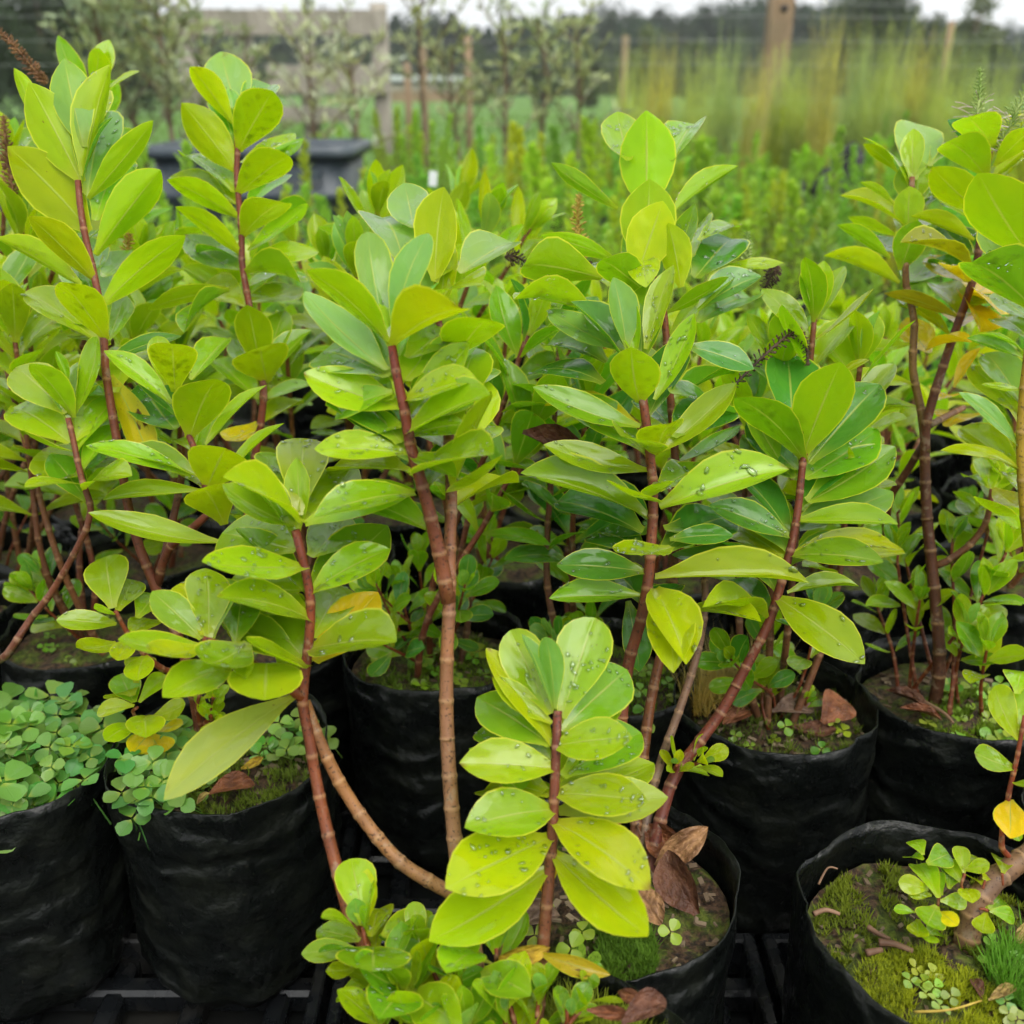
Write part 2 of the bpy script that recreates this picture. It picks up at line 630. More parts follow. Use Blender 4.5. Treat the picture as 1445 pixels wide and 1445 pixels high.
def leaf(plant, B, T, up, tint=0, kind='lance', ratio=.38, f=.25, roll=None, drops=.5, var=None, old=False):
    B = Vector(B); T = Vector(T)
    d = T - B
    L = d.length
    y = d / L
    n = up - y * up.dot(y)
    if n.length < .15:
        n = n + (CAM - B).normalized() * .15
    n.normalize()
    if f > 0: f = f + .35
    if f:
        tc = (CAM - B).normalized()
        n = n + tc * f
    n = (n - y * n.dot(y)).normalized()
    rl = rnd.uniform(-.22, .22) if roll is None else roll
    n = Matrix.Rotation(rl, 3, y) @ n
    x = y.cross(n)
    W = L * ratio * 1.06
    M = Matrix(((x.x * W, y.x * L, n.x * L, B.x), (x.y * W, y.y * L, n.y * L, B.y), (x.z * W, y.z * L, n.z * L, B.z), (0, 0, 0, 1)))
    vlist = VAR[kind]
    me, me_old, me_dead, dr = vlist[rnd.randrange(len(vlist)) if var is None else var % len(vlist)]
    o = mobj('leaf', me_old if old else me, plant, None, M)
    c = TINT[tint] if isinstance(tint, int) else tint
    j = rnd.uniform(.92, 1.08)
    o.color = (c[0] * j * rnd.uniform(.93, 1.09), c[1] * j, c[2] * j, 1)
    if drops and n.z > -.2 and rnd.random() < drops:
        dm = bpy.data.objects.new('water_drops', rnd.choice(dr))
        dm.parent = o
        dm['kind'] = 'stuff'
        link(dm)
    return o


def smooth_path(pts, n=7):
    return catmull(pts, n)


def stem_mesh(path, r0, r1, node_every=.03, seed=0, colors=((.1, .04, .02), (.1, .04, .02))):
    """a tapered stem with raised rings at its nodes"""
    mb = MB()
    cum = [0]
    for i in range(1, len(path)):
        cum.append(cum[-1] + (path[i] - path[i - 1]).length)
    tot = cum[-1]
    rr = random.Random(seed)
    nodes = []
    s = node_every * .6
    while s < tot - .006:
        nodes.append(s); s += node_every * rr.uniform(.75, 1.25)
    stops = sorted(set([i * tot / max(8, int(tot / .02)) for i in range(max(8, int(tot / .02)) + 1)] + [q + e for q in nodes for e in (-.0026, -.0005, .0005, .0022) if 0 < q + e < tot]))
    pts, rad = [], []
    def at(s):
        for i in range(len(cum) - 1):
            if cum[i] <= s <= cum[i + 1] + 1e-9:
                f = (s - cum[i]) / max(cum[i + 1] - cum[i], 1e-9)
                return path[i].lerp(path[i + 1], f)
        return path[-1]
    for s in stops:
        pts.append(at(s))
        r = r0 + (r1 - r0) * (s / tot)
        for q in nodes:
            dq = abs(s - q)
            if dq < .0008: r *= 1.12
            elif dq < .003: r *= 1.02
        rad.append(r)
    mb.tube(pts, rad, 8)
    me = mb.mesh('stem', [M_STEM])
    ca = me.color_attributes.new('Col', 'FLOAT_COLOR', 'POINT')
    c0, c1 = Vector(colors[0]), Vector(colors[1])
    buf = []
    for s, r in zip(stops, rad):
        c = c0.lerp(c1, (s / tot) ** .8)
        dq = min((abs(s - q) for q in nodes), default=1)
        if dq < .0008: c = c.lerp(Vector((.36, .23, .13)), .40)
        elif dq < .0036: c = c * .82
        for k in range(8): buf.extend((c.x, c.y, c.z, 1))
    ca.data.foreach_set('color', buf)
    return me, nodes, at, tot


def add_stem(plant, path, r0, r1, color=(.12, .035, .018), node_every=.03, name='stem', color2=None):
    c1 = color2 or tuple(.5 * a + .5 * b for a, b in zip(color, (.17, .038, .014)))
    me, nodes, at, tot = stem_mesh(path, r0, r1, node_every, rnd.randrange(9999), (color, c1))
    o = mobj(name, me, plant, None, Matrix.Identity(4))
    return nodes, at, tot


STEMS = {}


def px_stem(plant, pts, r0, r1, color=(.12, .035, .018), node_every=.03, color2=None):
    path = smooth_path([P(*p) for p in pts])
    nodes, at, tot = add_stem(plant, path, r0 * .90, r1 * .82, color, node_every, color2=color2)
    STEMS[id(pts)] = (at, tot)
    return pts


def back_fill(plant, pts, length, L=.085, tints=(0, 6, 6, 3), skip=.15, **kw):
    """the leaves on the far side of a stem"""
    at, tot = STEMS[id(pts)]
    auto_leaves(plant, at, tot, tot - length, L, .026, .38, 'lance', tints, 18, 72, .3, None, skip, Vector((0, 1, 0)), **kw)


def px_leaves(plant, stem, lst, L=.09, sc=1.0, ox=0.0, oy=0.0, ratio=.38, kind='lance', f=.25, drops=.55, up=None):
    """leaves given by where base and tip stand in the photo; the sign says whether the tip comes towards
    the viewer (-1), leads away (+1) or stays level (0); the real length L then fixes the tip's depth"""
    for q in lst:
        bu, bv, tu, tv, s, tint = q[:6]
        opt = q[6] if len(q) > 6 else {}
        bu, tu = ox + bu * sc, ox + tu * sc
        bv, tv = oy + bv * sc, oy + tv * sc
        # depth of the nearest place on the stem
        best = None
        for i in range(len(stem) - 1):
            a, b = Vector(stem[i]), Vector(stem[i + 1])
            ab = (b - a).xy
            k = max(0, min(1, ((Vector((bu, bv)) - a.xy).dot(ab)) / max(ab.length_squared, 1e-6)))
            p = a.lerp(b, k)
            dist = (p.xy - Vector((bu, bv))).length
            if best is None or dist < best[0]:
                best = (dist, p.z)
        d = best[1] + opt.get('d', 0)
        LL = opt.get('L', L) * rnd.uniform(.95, 1.05)
        B = P(bu, bv, d)
        l2 = math.hypot(tu - bu, tv - bv) / N0 * d
        dz = s * math.sqrt(max(0, LL * LL - l2 * l2))
        dz = max(-.075, min(.075, dz))
        if s == 0: dz = rnd.uniform(-.012, .012)
        T = P(tu, tv, d + dz)
        u_ = up or Vector((0, 0, 1))
        ff = opt.get('f', f)
        if s == 1: ff = max(ff, .1)
        elif ff <= 0: ff = (ff - .25) * 5       # the underside is what shows
        leaf(plant, B, T, u_, tint, opt.get('k', kind), opt.get('w', ratio), ff, opt.get('r'), opt.get('dr', drops), None, opt.get('old', False))


def auto_leaves(plant, at, tot, start, L=.085, space=.028, ratio=.38, kind='lance', tints=(0, 0, 2, 6), tip_open=14, low_open=80, drops=.3, az0=None, skip=0.0, toward=None, tip_kind=None, f=.1):
    """opposite pairs of leaves, each pair turned a quarter from the last, closing up towards the tip"""
    s = tot - .002
    i = 0
    az = rnd.uniform(0, math.pi) if az0 is None else az0
    while s > start:
        p = at(s)
        ax = (at(min(s + .004, tot)) - at(max(s - .012, 0))).normalized()
        a = Vector((1, 0, 0)) - ax * ax.x
        a.normalize()
        b = ax.cross(a)
        op = tip_open + (low_open - tip_open) * min(1, i / 5.5) ** .8
        ll = L * (.62 if i == 0 else .85 if i == 1 else 1.0) * rnd.uniform(.88, 1.1) * (1 - .12 * (i > 5))
        for k in (0, 1):
            if rnd.random() < skip * min(1, i / 4): continue
            th = az + k * math.pi + rnd.uniform(-.25, .25)
            rad = a * math.cos(th) + b * math.sin(th)
            o_ = R(op + rnd.uniform(-9, 9))
            dv = ax * math.cos(o_) + rad * math.sin(o_)
            if toward is not None and rad.dot(toward) < 0: continue
            tint = rnd.choice(tints) if i > 0 else rnd.choice((0, 1))
            leaf(plant, p + rad * .003, p + dv * ll, ax, tint, kind, ratio * rnd.uniform(.88, 1.12), f, None, drops)
        az += math.pi / 2 + rnd.uniform(-.12, .12)
        s -= space * (.25 if i == 0 else .55 if i == 1 else rnd.uniform(.85, 1.15))
        i += 1

# ------------------------------------------------------------------ ground
def sheet(name, x0, x1, y0, y1, z, mat, nx=1, ny=1, amp=0.0, fz=1.0):
    mb = MB()
    vs_ = []
    for j in range(ny + 1):
        for i in range(nx + 1):
            x = x0 + (x1 - x0) * i / nx; y = y0 + (y1 - y0) * j / ny
            vs_.append(Vector((x, y, z + (noise.noise(Vector((x * fz, y * fz, 0))) * amp if amp else 0))))
    fs = [(j * (nx + 1) + i, j * (nx + 1) + i + 1, (j + 1) * (nx + 1) + i + 1, (j + 1) * (nx + 1) + i) for j in range(ny) for i in range(nx)]
    mb.add(vs_, fs)
    o = mobj(name, mb.mesh(name, [mat]))
    o['kind'] = 'structure'
    return o


sheet('paddock', -320, 320, -20, 430, -.030, M_PADDOCK)
sheet('weed_mat_ground', -5.5, 5.5, -1.2, 8.6, -.012, M_MAT, 60, 60, .006, 3.0)

# rough grass along the near edge of the paddock
mb = MB()
r = random.Random(3)
for _ in range(14000):
    y = 8.3 + 22 * r.random() ** 1.7
    x = r.uniform(-.62, .62) * y
    h = r.uniform(.05, .13) * (1 + .4 * noise.noise(Vector((x * .6, y * .6, 0))))
    a = r.uniform(0, 6.28); w = .006 + .0007 * y
    dx, dy = math.cos(a) * w, math.sin(a) * w
    lx, ly = r.uniform(-.05, .05), r.uniform(-.05, .05)
    p = Vector((x, y, -.03))
    mb.add([p + Vector((-dx, -dy, 0)), p + Vector((dx, dy, 0)), p + Vector((lx * .4 + dx * .6, ly * .4 + dy * .6, h * .6)), p + Vector((lx, ly, h))], [(0, 1, 2), (0, 2, 3)])
g = mobj('grass', mb.mesh('grass', [M_GRASS]))
g.color = (.11, .21, .045, 1)
tag(g, 'short green grass blades along the near edge of the paddock', 'grass', kind='stuff')

# ------------------------------------------------------------------ nursery trays under the bags
def bar_mesh(L, w, h):
    mb = MB()
    b = .18 * w
    prof = [(-w / 2, 0), (-w / 2, h - b), (-w / 2 + b, h), (w / 2 - b, h), (w / 2, h - b), (w / 2, 0)]
    vs_ = [Vector((s * L / 2, y, z)) for s in (-1, 1) for (y, z) in prof]
    n = len(prof)
    fs = [(i, (i + 1) % n, n + (i + 1) % n, n + i) for i in range(n)] + [tuple(range(n - 1, -1, -1)), tuple(range(n, 2 * n))]
    mb.add(vs_, fs)
    return mb.mesh('tray_bar', [M_TRAY], False)


TS = .385
BAR_A = bar_mesh(TS, .022, .022)
BAR_B = bar_mesh(TS - .004, .020, .0195)
RIM = bar_mesh(TS + .006, .012, .042)
tray_words = {(0, 0): 'under the clover filled bag', (1, 0): 'at the foot of the bare cane stems', (2, 0): 'beside the mossy bag', (0, 1): 'behind the clover filled bag',
              (1, 1): 'under the middle row of bags', (2, 1): 'under the bags behind the mossy bag'}
for (i, j), words in tray_words.items():
    cx, cyy = -.39 + i * .405 + .02, .56 + j * .41
    tr = empty('nursery_tray', (cx, cyy, 0), 'black plastic grid tray ' + words, 'tray', 'nursery trays under the bags')
    for k in range(5):
        q = -TS / 2 + TS * (k + .5) / 5
        o = mobj('bar', BAR_A, tr); o.location = (0, q, 0)
        o = mobj('bar', BAR_B, tr); o.location = (q, 0, .0005); o.rotation_euler.z = R(90)
    for s in (-1, 1):
        o = mobj('rim', RIM, tr); o.location = (0, s * TS / 2, 0)
        o = mobj('rim', RIM, tr); o.location = (s * TS / 2, 0, .001); o.rotation_euler.z = R(90)

# ------------------------------------------------------------------ planter bags
BH, BR = .232, .097


def bag_mesh(seed, seg=72, rings=26, rad=BR, h=BH):
    r = random.Random(seed)
    off = Vector((r.uniform(0, 50), r.uniform(0, 50), r.uniform(0, 50)))
    mb = MB()
    vs_ = []
    def ringpt(a, t, inset=0.0):
        nx, ny = math.cos(a), math.sin(a)
        rr = rad * (1 - .06 * (1 - t) ** 2)
        if t < .1: rr *= .86 + 1.4 * t
        rr += .006 * noise.noise(Vector((nx * 1.1, ny * 1.1, t * 1.3)) + off)
        rr += .0060 * noise.noise(Vector((nx * 3, ny * 3, t * 4)) + off) * (1.2 - .5 * t)
        rr += .0050 * (.5 - abs(noise.noise(Vector((nx * 2 + t * 2, ny * 2, t * 14)) + off))) * (1 - t) ** .7
        rr += .0035 * (.4 - abs(noise.noise(Vector((nx * 5, ny * 5 + t * 3, t * 3)) + off * 1.7)))
        z = h * t + (.010 * noise.noise(Vector((nx * 1.2, ny * 1.2, 7)) + off) if t > .95 else 0)
        if t > .86:
            rr += .004 * noise.noise(Vector((nx * 2.4, ny * 2.4, 3)) + off) + .002 * noise.noise(Vector((nx * 9, ny * 9, 5)) + off)
        rr -= inset
        return Vector((nx * rr, ny * rr, z))
    ts = [i / rings for i in range(rings + 1)]
    for t_ in ts:
        for k in range(seg):
            vs_.append(ringpt(2 * math.pi * k / seg, t_))
    for t_ in (1.0, .94, .86, .78):
        for k in range(seg):
            p = ringpt(2 * math.pi * k / seg, t_, .0012)
            vs_.append(p + Vector((0, 0, .0006 if t_ == 1 else 0)))
    nr = len(ts) + 4
    fs = []
    for i in range(nr - 1):
        for k in range(seg):
            k2 = (k + 1) % seg
            fs.append((i * seg + k, i * seg + k2, (i + 1) * seg + k2, (i + 1) * seg + k))
    fs.append(tuple(range(seg - 1, -1, -1)))
    mb.add(vs_, fs)
    return mb.mesh('bag_film', [M_BAG])


def soil_mesh(seed, z=.198, rad=BR - .006):
    off = Vector((seed * 3.7, seed * 1.9, 0))
    mb = MB()
    nr, seg = 12, 36
    vs_ = [Vector((0, 0, z + .01))]
    for i in range(1, nr + 1):
        for k in range(seg):
            a = 2 * math.pi * k / seg
            rr = rad * i / nr
            x, y = math.cos(a) * rr, math.sin(a) * rr
            vs_.append(Vector((x, y, z + .008 * noise.noise(Vector((x * 30, y * 30, 0)) + off) + .005 * noise.noise(Vector((x * 90, y * 90, 0)) + off) + .010 * (1 - (i / nr) ** 2))))
    fs = [(0, 1 + k, 1 + (k + 1) % seg) for k in range(seg)]
    for i in range(nr - 1):
        for k in range(seg):
            k2 = (k + 1) % seg
            fs.append((1 + i * seg + k, 1 + (i + 1) * seg + k, 1 + (i + 1) * seg + k2, 1 + i * seg + k2))
    mb.add(vs_, fs)
    return mb.mesh('soil', [M_SOIL])


BAGS = [bag_mesh(s) for s in range(5)]
SOILS = [soil_mesh(s) for s in range(4)]
bag_at = {}


def bag(key, x, y, label, group='black planter bags', scale=1.0, z=.022):
    b = empty('planter_bag', (x, y, z), label, 'planter bag', group)
    b.rotation_euler.z = rnd.uniform(0, 6.28)
    b.scale = (scale, scale, rnd.uniform(.97, 1.03))
    mobj('bag_film', rnd.choice(BAGS), b)
    mobj('soil', rnd.choice(SOILS), b)
    bag_at[key] = (x, y, z + .203)
    return b


ZR = .022 + BH
def bagpx(key, u, v, label, **kw):
    p = PG(u, v, ZR)
    return bag(key, p.x, p.y, label, **kw)


bagpx('B0', 780, 1535, 'black bag cut off by the bottom edge, rust brown leaves inside')
bagpx('B1', 862, 1226, 'black bag with large curled brown leaves and a creased side')
bagpx('Bfl', 312, 1046, 'wrinkled black bag with clover hanging over its rim')
bagpx('Bll', -12, 1062, 'black bag overflowing with bluish green clover', scale=1.02)
bagpx('Bc', 615, 908, 'black bag standing behind the tall bare cane stem')
bagpx('Bc2', 850, 930, 'black bag hidden behind the middle shrub')
bagpx('Br1', 1097, 978, 'black bag with crumpled brown leaves behind the curled leaf bag')
bagpx('Br2', 1352, 966, 'black bag with thick brown stem and mixed weeds')
bagpx('Bfr', 1338, 1300, 'black bag with shiny torn rim and moss covered soil', scale=1.04)
bagpx('Br3', 1640, 1170, 'black bag cut off at the picture edge beside the mossy bag')
bagpx('Bl2', 130, 880, 'black bag in the shade under the clover leaved row')
bagpx('Bl3', 390, 868, 'black bag in shade between two leaning red stems')
bagpx('Bl4', -90, 850, 'black bag cut off at the edge beside brown stems')
# rows further back
r = random.Random(11)
BACK = []
for j, y in enumerate((1.17, 1.38, 1.60)):
    for i in range(-5, 6):
        x = i * .215 + (.08 if j % 2 else -.02) + r.uniform(-.02, .02)
        if abs(x) > .60 * y + .12: continue
        key = 'back%d_%d' % (j, i)
        bag(key, x, y + r.uniform(-.02, .02), 'black bag deep in the shade below the rear shrubs')
        BACK.append(key)

# ------------------------------------------------------------------ the large-leaved shrubs in front
def px(p):
    q = Vector(p) - CAM
    d = q.dot(FW)
    return (722.5 + q.dot(RT) / d * N0, 722.5 - q.dot(UPV) / d * N0, d)


def root(key, dx=0.0, dy=0.0):
    x, y, z = bag_at[key]
    return px((x + dx, y + dy, z - .012))


def shrub(key, label, group='large leaved shrubs in bags', dx=0, dy=0):
    x, y, z = bag_at[key]
    return empty('hebe_shrub', (x + dx, y + dy, z - .008), label, 'shrub', group)


C = .346
Q1 = dict(sc=C, ox=0, oy=0); Q2 = dict(sc=C, ox=450, oy=0); Q3 = dict(sc=C, ox=945, oy=0)
Q4 = dict(sc=C, ox=0, oy=450); Q5 = dict(sc=C, ox=450, oy=450); Q6 = dict(sc=C, ox=945, oy=450)
D = .377
Q7 = dict(sc=D, ox=0, oy=900); Q8 = dict(sc=D, ox=400, oy=900); Q9 = dict(sc=D, ox=900, oy=900)
Z2 = dict(sc=.2353, ox=460, oy=240); Z3 = dict(sc=.263, ox=740, oy=140); Z4 = dict(sc=.2249, ox=1120, oy=160)
Z1 = dict(sc=.2215, ox=420, oy=1180); ZC = dict(sc=.2284, ox=0, oy=900); ZM = dict(sc=.2388, ox=1100, oy=1130)
RED = (.16, .040, .014); TAN = (.30, .155, .060); BRN = (.12, .045, .016); DRK = (.060, .026, .016); GRY = (.17, .12, .085)

# --- front shrub: the low bright stem, the two tall canes and the left leaning stem grow from one bag
pA = shrub('B0', 'front shrub with low bright leafy stem, bare ringed canes and wet lime leaves', dx=-.02)
sA = px_stem(pA, [root('B0', -.02, -.01), (757, 1440, .665), (770, 1290, .665), (778, 1200, .665), (783, 1100, .665), (786, 1025, .668), (787, 1003, .668)], .0058, .0035, (.24, .11, .055), .034, (.13, .028, .016))
px_leaves(pA, sA, [
    (1015, 265, 985, -5, -.2, 1, {'L': .05, 'w': .36, 'k': 'obov', 'f': -.2, 'dr': 0}),
    (1040, 300, 1165, -78, .4, 0, {'w': .50, 'k': 'obov', 'f': .9}),
    (1000, 285, 850, -25, .4, 0, {'w': .46, 'k': 'obov', 'f': .9}),
    (1005, 320, 780, 148, 0, 0, {'w': .34}),
    (1040, 350, 1290, 115, .6, 6, {'w': .50, 'k': 'ellip', 'f': .9}),
    (1000, 400, 722, 218, .6, 6, {'w': .48, 'k': 'ellip', 'f': .9}),
    (1000, 455, 735, 330, 1, 6, {'w': .44}),
    (1025, 490, 660, 465, 0, 0, {'w': .46, 'k': 'ellip', 'f': .7}),
    (1012, 405, 1302, 372, -.4, 0, {'w': .50, 'k': 'ellip', 'f': .8}),
    (1045, 520, 1342, 350, .6, 6, {'w': .46, 'k': 'ellip', 'f': .7}),
    (1000, 590, 745, 560, 1, 2, {'w': .4}),
    (1015, 645, 682, 705, -.5, 0, {'w': .50, 'k': 'ellip', 'f': .7}),
    (1015, 582, 1362, 610, -.4, 0, {'w': .46, 'k': 'ellip', 'f': .7}),
    (1030, 560, 1382, 480, 1, 2, {'w': .36}),
    (1030, 650, 1440, 590, 0, 5, {'w': .46, 'd': .015, 'k': 'ellip'}),
    (1000, 745, 610, 930, -.7, 2, {'w': .50, 'L': .105, 'k': 'ellip', 'f': .6}),
    (985, 870, 545, 1142, -.7, 2, {'w': .42, 'L': .115, 'dr': 0, 'k': 'ellip', 'f': .6}),
    (1010, 690, 1372, 935, -.7, 2, {'w': .46, 'L': .105, 'k': 'ellip', 'f': .6}),
    (1010, 805, 1366, 1125, -.7, 2, {'w': .40, 'L': .115, 'k': 'ellip', 'f': .6}),
    (985, 860, 975, 950, 1, 4, {'L': .05}),
    (1000, 560, 800, 640, 1, 2, {}),
], L=.092, f=.55, drops=1.0, **Q8)

# --- tall middle canes
sB = px_stem(pA, [root('B0', -.04, .03), (668, 1330, .685), (645, 1215, .695), (632, 1060, .70), (630, 950, .70), (634, 850, .70), (635, 760, .705), (637, 690, .71), (632, 600, .715), (622, 500, .72), (614, 430, .72)], .0066, .0042, (.34, .20, .105), .026, (.15, .034, .018))
sB2 = px_stem(pA, [(633, 850, .70), (622, 790, .695), (600, 700, .685), (582, 640, .68), (570, 575, .675), (561, 535, .672), (553, 488, .67)], .0060, .0034, (.17, .060, .028), .026, (.17, .030, .018))
px_leaves(pA, sB2, [
    (285, 1392, 195, 950, 0, 1, {'k': 'obov', 'w': .34, 'dr': 0, 'r': .35, 'f': 1.2}),
    (310, 1382, 440, 948, 0, 1, {'k': 'obov', 'w': .36, 'dr': 0, 'r': -.35, 'f': 1.2}),
    (285, 1405, -45, 1095, -1, 2, {'f': 0, 'w': .40, 'L': .08}),
    (300, 1412, 580, 1245, -1, 2, {'f': 0, 'w': .48, 'L': .08}),
    (275, 1510, -60, 1200, 1, 1, {'w': .36}),
    (360, 1460, 585, 1280, 1, 0, {'w': .38}),
], L=.085, f=.15, **Q2)
px_leaves(pA, sB2, [
    (285, 235, 15, 120, 1, 1, {'w': .542}),
    (345, 360, -60, 225, 0, 0, {'w': .421}),
    (300, 330, 80, 290, 1, 0, {'w': .5}),
    (372, 552, -20, 525, 0, 0, {'w': .361}),
    (335, 505, 80, 305, 1, 6, {'w': .541}),
    (395, 715, -20, 800, -1, 0, {'w': .421}),
    (360, 620, 40, 610, 1, 2, {'w': .36}),
    (385, 632, 705, 540, -1, 0, {'w': .521}),
    (350, 470, 690, 300, -1, 0, {'w': .521}),
    (360, 335, 620, 105, 0, 0, {'w': .521}),
    (350, 250, 560, 20, 1, 0, {'w': .542}),
    (345, 400, 600, 280, 1, 6, {'w': .542}),
    (350, 330, 640, 240, -.4, 2, {'w': .50, 'k': 'ellip', 'f': .5}),
    (365, 480, 610, 430, .4, 0, {'w': .55, 'k': 'ellip'}),
    (300, 300, 60, 400, .3, 6, {'w': .5, 'k': 'ellip'}),
    (340, 440, 120, 470, .5, 0, {'w': .5, 'k': 'ellip'}),
    (370, 560, 560, 640, -.3, 0, {'w': .46, 'k': 'ellip'}),
], L=.082, f=.4, drops=.7, **Q5)
px_leaves(pA, sB, [
    (475, 1150, 505, 765, 0, 2, {'k': 'ellip', 'w': .52, 'f': 0}),
    (430, 1260, 652, 1150, -1, 2, {'k': 'ellip', 'w': .62, 'f': .2, 'L': .08}),
    (560, 1450, 680, 1290, -1, 2, {'k': 'ellip', 'w': .5, 'f': 0}),
    (575, 1115, 790, 978, 1, 1, {'w': .40}),
    (355, 1110, 260, 875, 1, 1, {'k': 'obov', 'w': .46}),
    (385, 930, 352, 758, 1, 1, {'w': .34, 'd': .02}),
    (470, 1140, 560, 1060, 1, 2, {'w': .4}),
    (400, 1180, 250, 1020, 1, 2, {'w': .4}),
], L=.085, f=.1, **Q2)
px_leaves(pA, sB, [
    (545, 700, 690, 290, -1, 2, {'k': 'ellip', 'w': .50, 'f': .2}),
    (520, 705, 742, 575, -1, 2, {'w': .38, 'f': .4}),
    (560, 560, 670, 230, 1, 2, {'w': .42}),
    (560, 430, 640, 110, 1, 0, {'w': .42}),
    (540, 540, 380, 380, 1, 0, {'w': .42}),
    (545, 600, 700, 420, 1, 0, {'w': .42}),
    (540, 300, 690, 190, 1, 6, {'w': .4}),
    (530, 680, 430, 640, 1, 0, {'L': .06}),
], L=.085, f=.3, **Q5)

# --- left leaning stems of the same shrub
sC = px_stem(pA, [root('B0', -.06, -.02), (590, 1420, .665), (510, 1330, .675), (476, 1228, .69), (450, 1120, .70), (436, 1040, .70), (427, 985, .70), (436, 905, .70), (438, 848, .698), (429, 796, .695), (417, 748, .69)], .0060, .0036, (.22, .085, .030), .030, (.16, .032, .018))
sC2 = px_stem(pA, [root('B0', -.045, .05), (715, 1310, .70), (628, 1256, .70), (560, 1212, .70), (495, 1130, .705), (455, 1055, .705), (430, 990, .705)], .0060, .0050, (.34, .20, .10), .022, (.24, .10, .04))
sCl = px_stem(pA, [(427, 985, .70), (400, 962, .695), (375, 948, .69), (340, 928, .685), (305, 908, .68), (287, 902, .68)], .0045, .0030, RED, .02)
px_leaves(pA, sC, [
    (1215, 832, 918, 638, -1, 0, {'w': .501}),
    (1200, 842, 905, 680, 0, 0, {'w': .48, 'k': 'ellip'}),
    (1205, 790, 1140, 538, 1, 6, {'k': 'obov', 'w': .401}),
    (1215, 800, 1240, 478, 1, 0, {'k': 'obov', 'w': .421}),
    (1235, 830, 1445, 600, 1, 0, {'w': .401}),
    (1245, 838, 1690, 690, 0, 0, {'w': .421}),
    (1210, 945, 898, 865, 1, 0, {'k': 'ellip', 'w': .5}),
    (1255, 1010, 820, 1000, -1, 0, {'w': .46}),
    (1265, 970, 1420, 810, 1, 0, {'w': .421}),
    (1270, 1115, 1590, 935, 0, 0, {'w': .46, 'k': 'ellip'}),
    (1260, 1110, 1580, 850, 1, 6, {'w': .501}),
    (1272, 1230, 890, 1125, -1, 0, {'w': .451}),
    (1250, 1100, 960, 1060, 1, 0, {'w': .5, 'k': 'ellip'}),
    (1250, 1395, 1020, 1170, 1, 0, {'w': .62, 'k': 'ellip'}),
    (1262, 1410, 1005, 1330, -1, 2, {'w': .401}),
    (1265, 1345, 1610, 1305, -1, 0, {'w': .501, 'k': 'ellip'}),
    (1285, 1400, 1540, 1120, 1, 4, {'w': .46}),
    (1275, 1300, 1400, 1080, 1, 0, {'w': .4}),
    (1260, 1200, 1010, 1240, 1, 2, {'w': .4}),
], L=.085, f=.35, drops=.8, **Q4)
px_leaves(pA, sCl, [
    (822, 1305, 618, 1108, 0, 0, {'w': .44, 'k': 'ellip'}),
    (835, 1335, 478, 1315, -1, 0, {'w': .40, 'k': 'ellip'}),
    (850, 1300, 840, 1010, 1, 0, {'w': .44}),
    (865, 1310, 915, 1050, 1, 6, {'w': .40}),
    (835, 1290, 755, 1060, 1, 2, {'w': .4}),
    (960, 1320, 985, 1140, 1, 6, {'w': .4}),
], L=.07, f=.35, drops=.6, **Q4)
px_leaves(pA, sCl, [
    (868, 105, 612, 215, -1, 0, {'w': .42}),
    (930, 20, 760, 105, -1, 0, {'w': .5, 'k': 'ellip'}),
    (1000, 95, 990, 225, -1, 0, {'k': 'obov', 'w': .75, 'L': .06}),
    (760, 30, 545, 60, -1, 2, {'w': .3}),
    (1060, 160, 1120, 60, 1, 2, {'w': .4}),
    (1100, 222, 608, 600, -1, 5, {'w': .36, 'L': .12, 'dr': 0}),
    (880, 90, 920, 150, -1, 2, {'L': .04}),
], L=.078, f=.4, drops=.6, **Q7)

back_fill(pA, sA, .135, .085, (0, 2, 6), .2)
back_fill(pA, sB2, .13, .08)
back_fill(pA, sB, .16, .085, (0, 2, 2, 6))
back_fill(pA, sC, .11, .078)

# --- low rosettes at the foot of the front shrub
def rosette(plant, u, v, d, base, n=4, L=.035, tints=(0, 0, 6), kind='obov', ratio=.52, r0=.0022, lean=0.0, drops=.5, tilt=None, col_=RED, space=.014):
    """a short shoot that ends at photo pixel (u, v) at depth d"""
    T = P(u, v, d)
    B = Vector(base)
    ax = Vector((0, 0, 1)) if tilt is None else Vector(tilt).normalized()
    mid = B.lerp(T, .5) + Vector((rnd.uniform(-.006, .006), rnd.uniform(-.006, .006), 0)) - ax * .004
    path = smooth_path([B, mid, T - ax * .012, T], 5)
    nodes, at, tot = add_stem(plant, path, r0, r0 * .6, col_, .016)
    auto_leaves(plant, at, tot, max(.0, tot - space * n), L, space, ratio, kind, tints, 22, 82, drops, None, .0, f=.25)


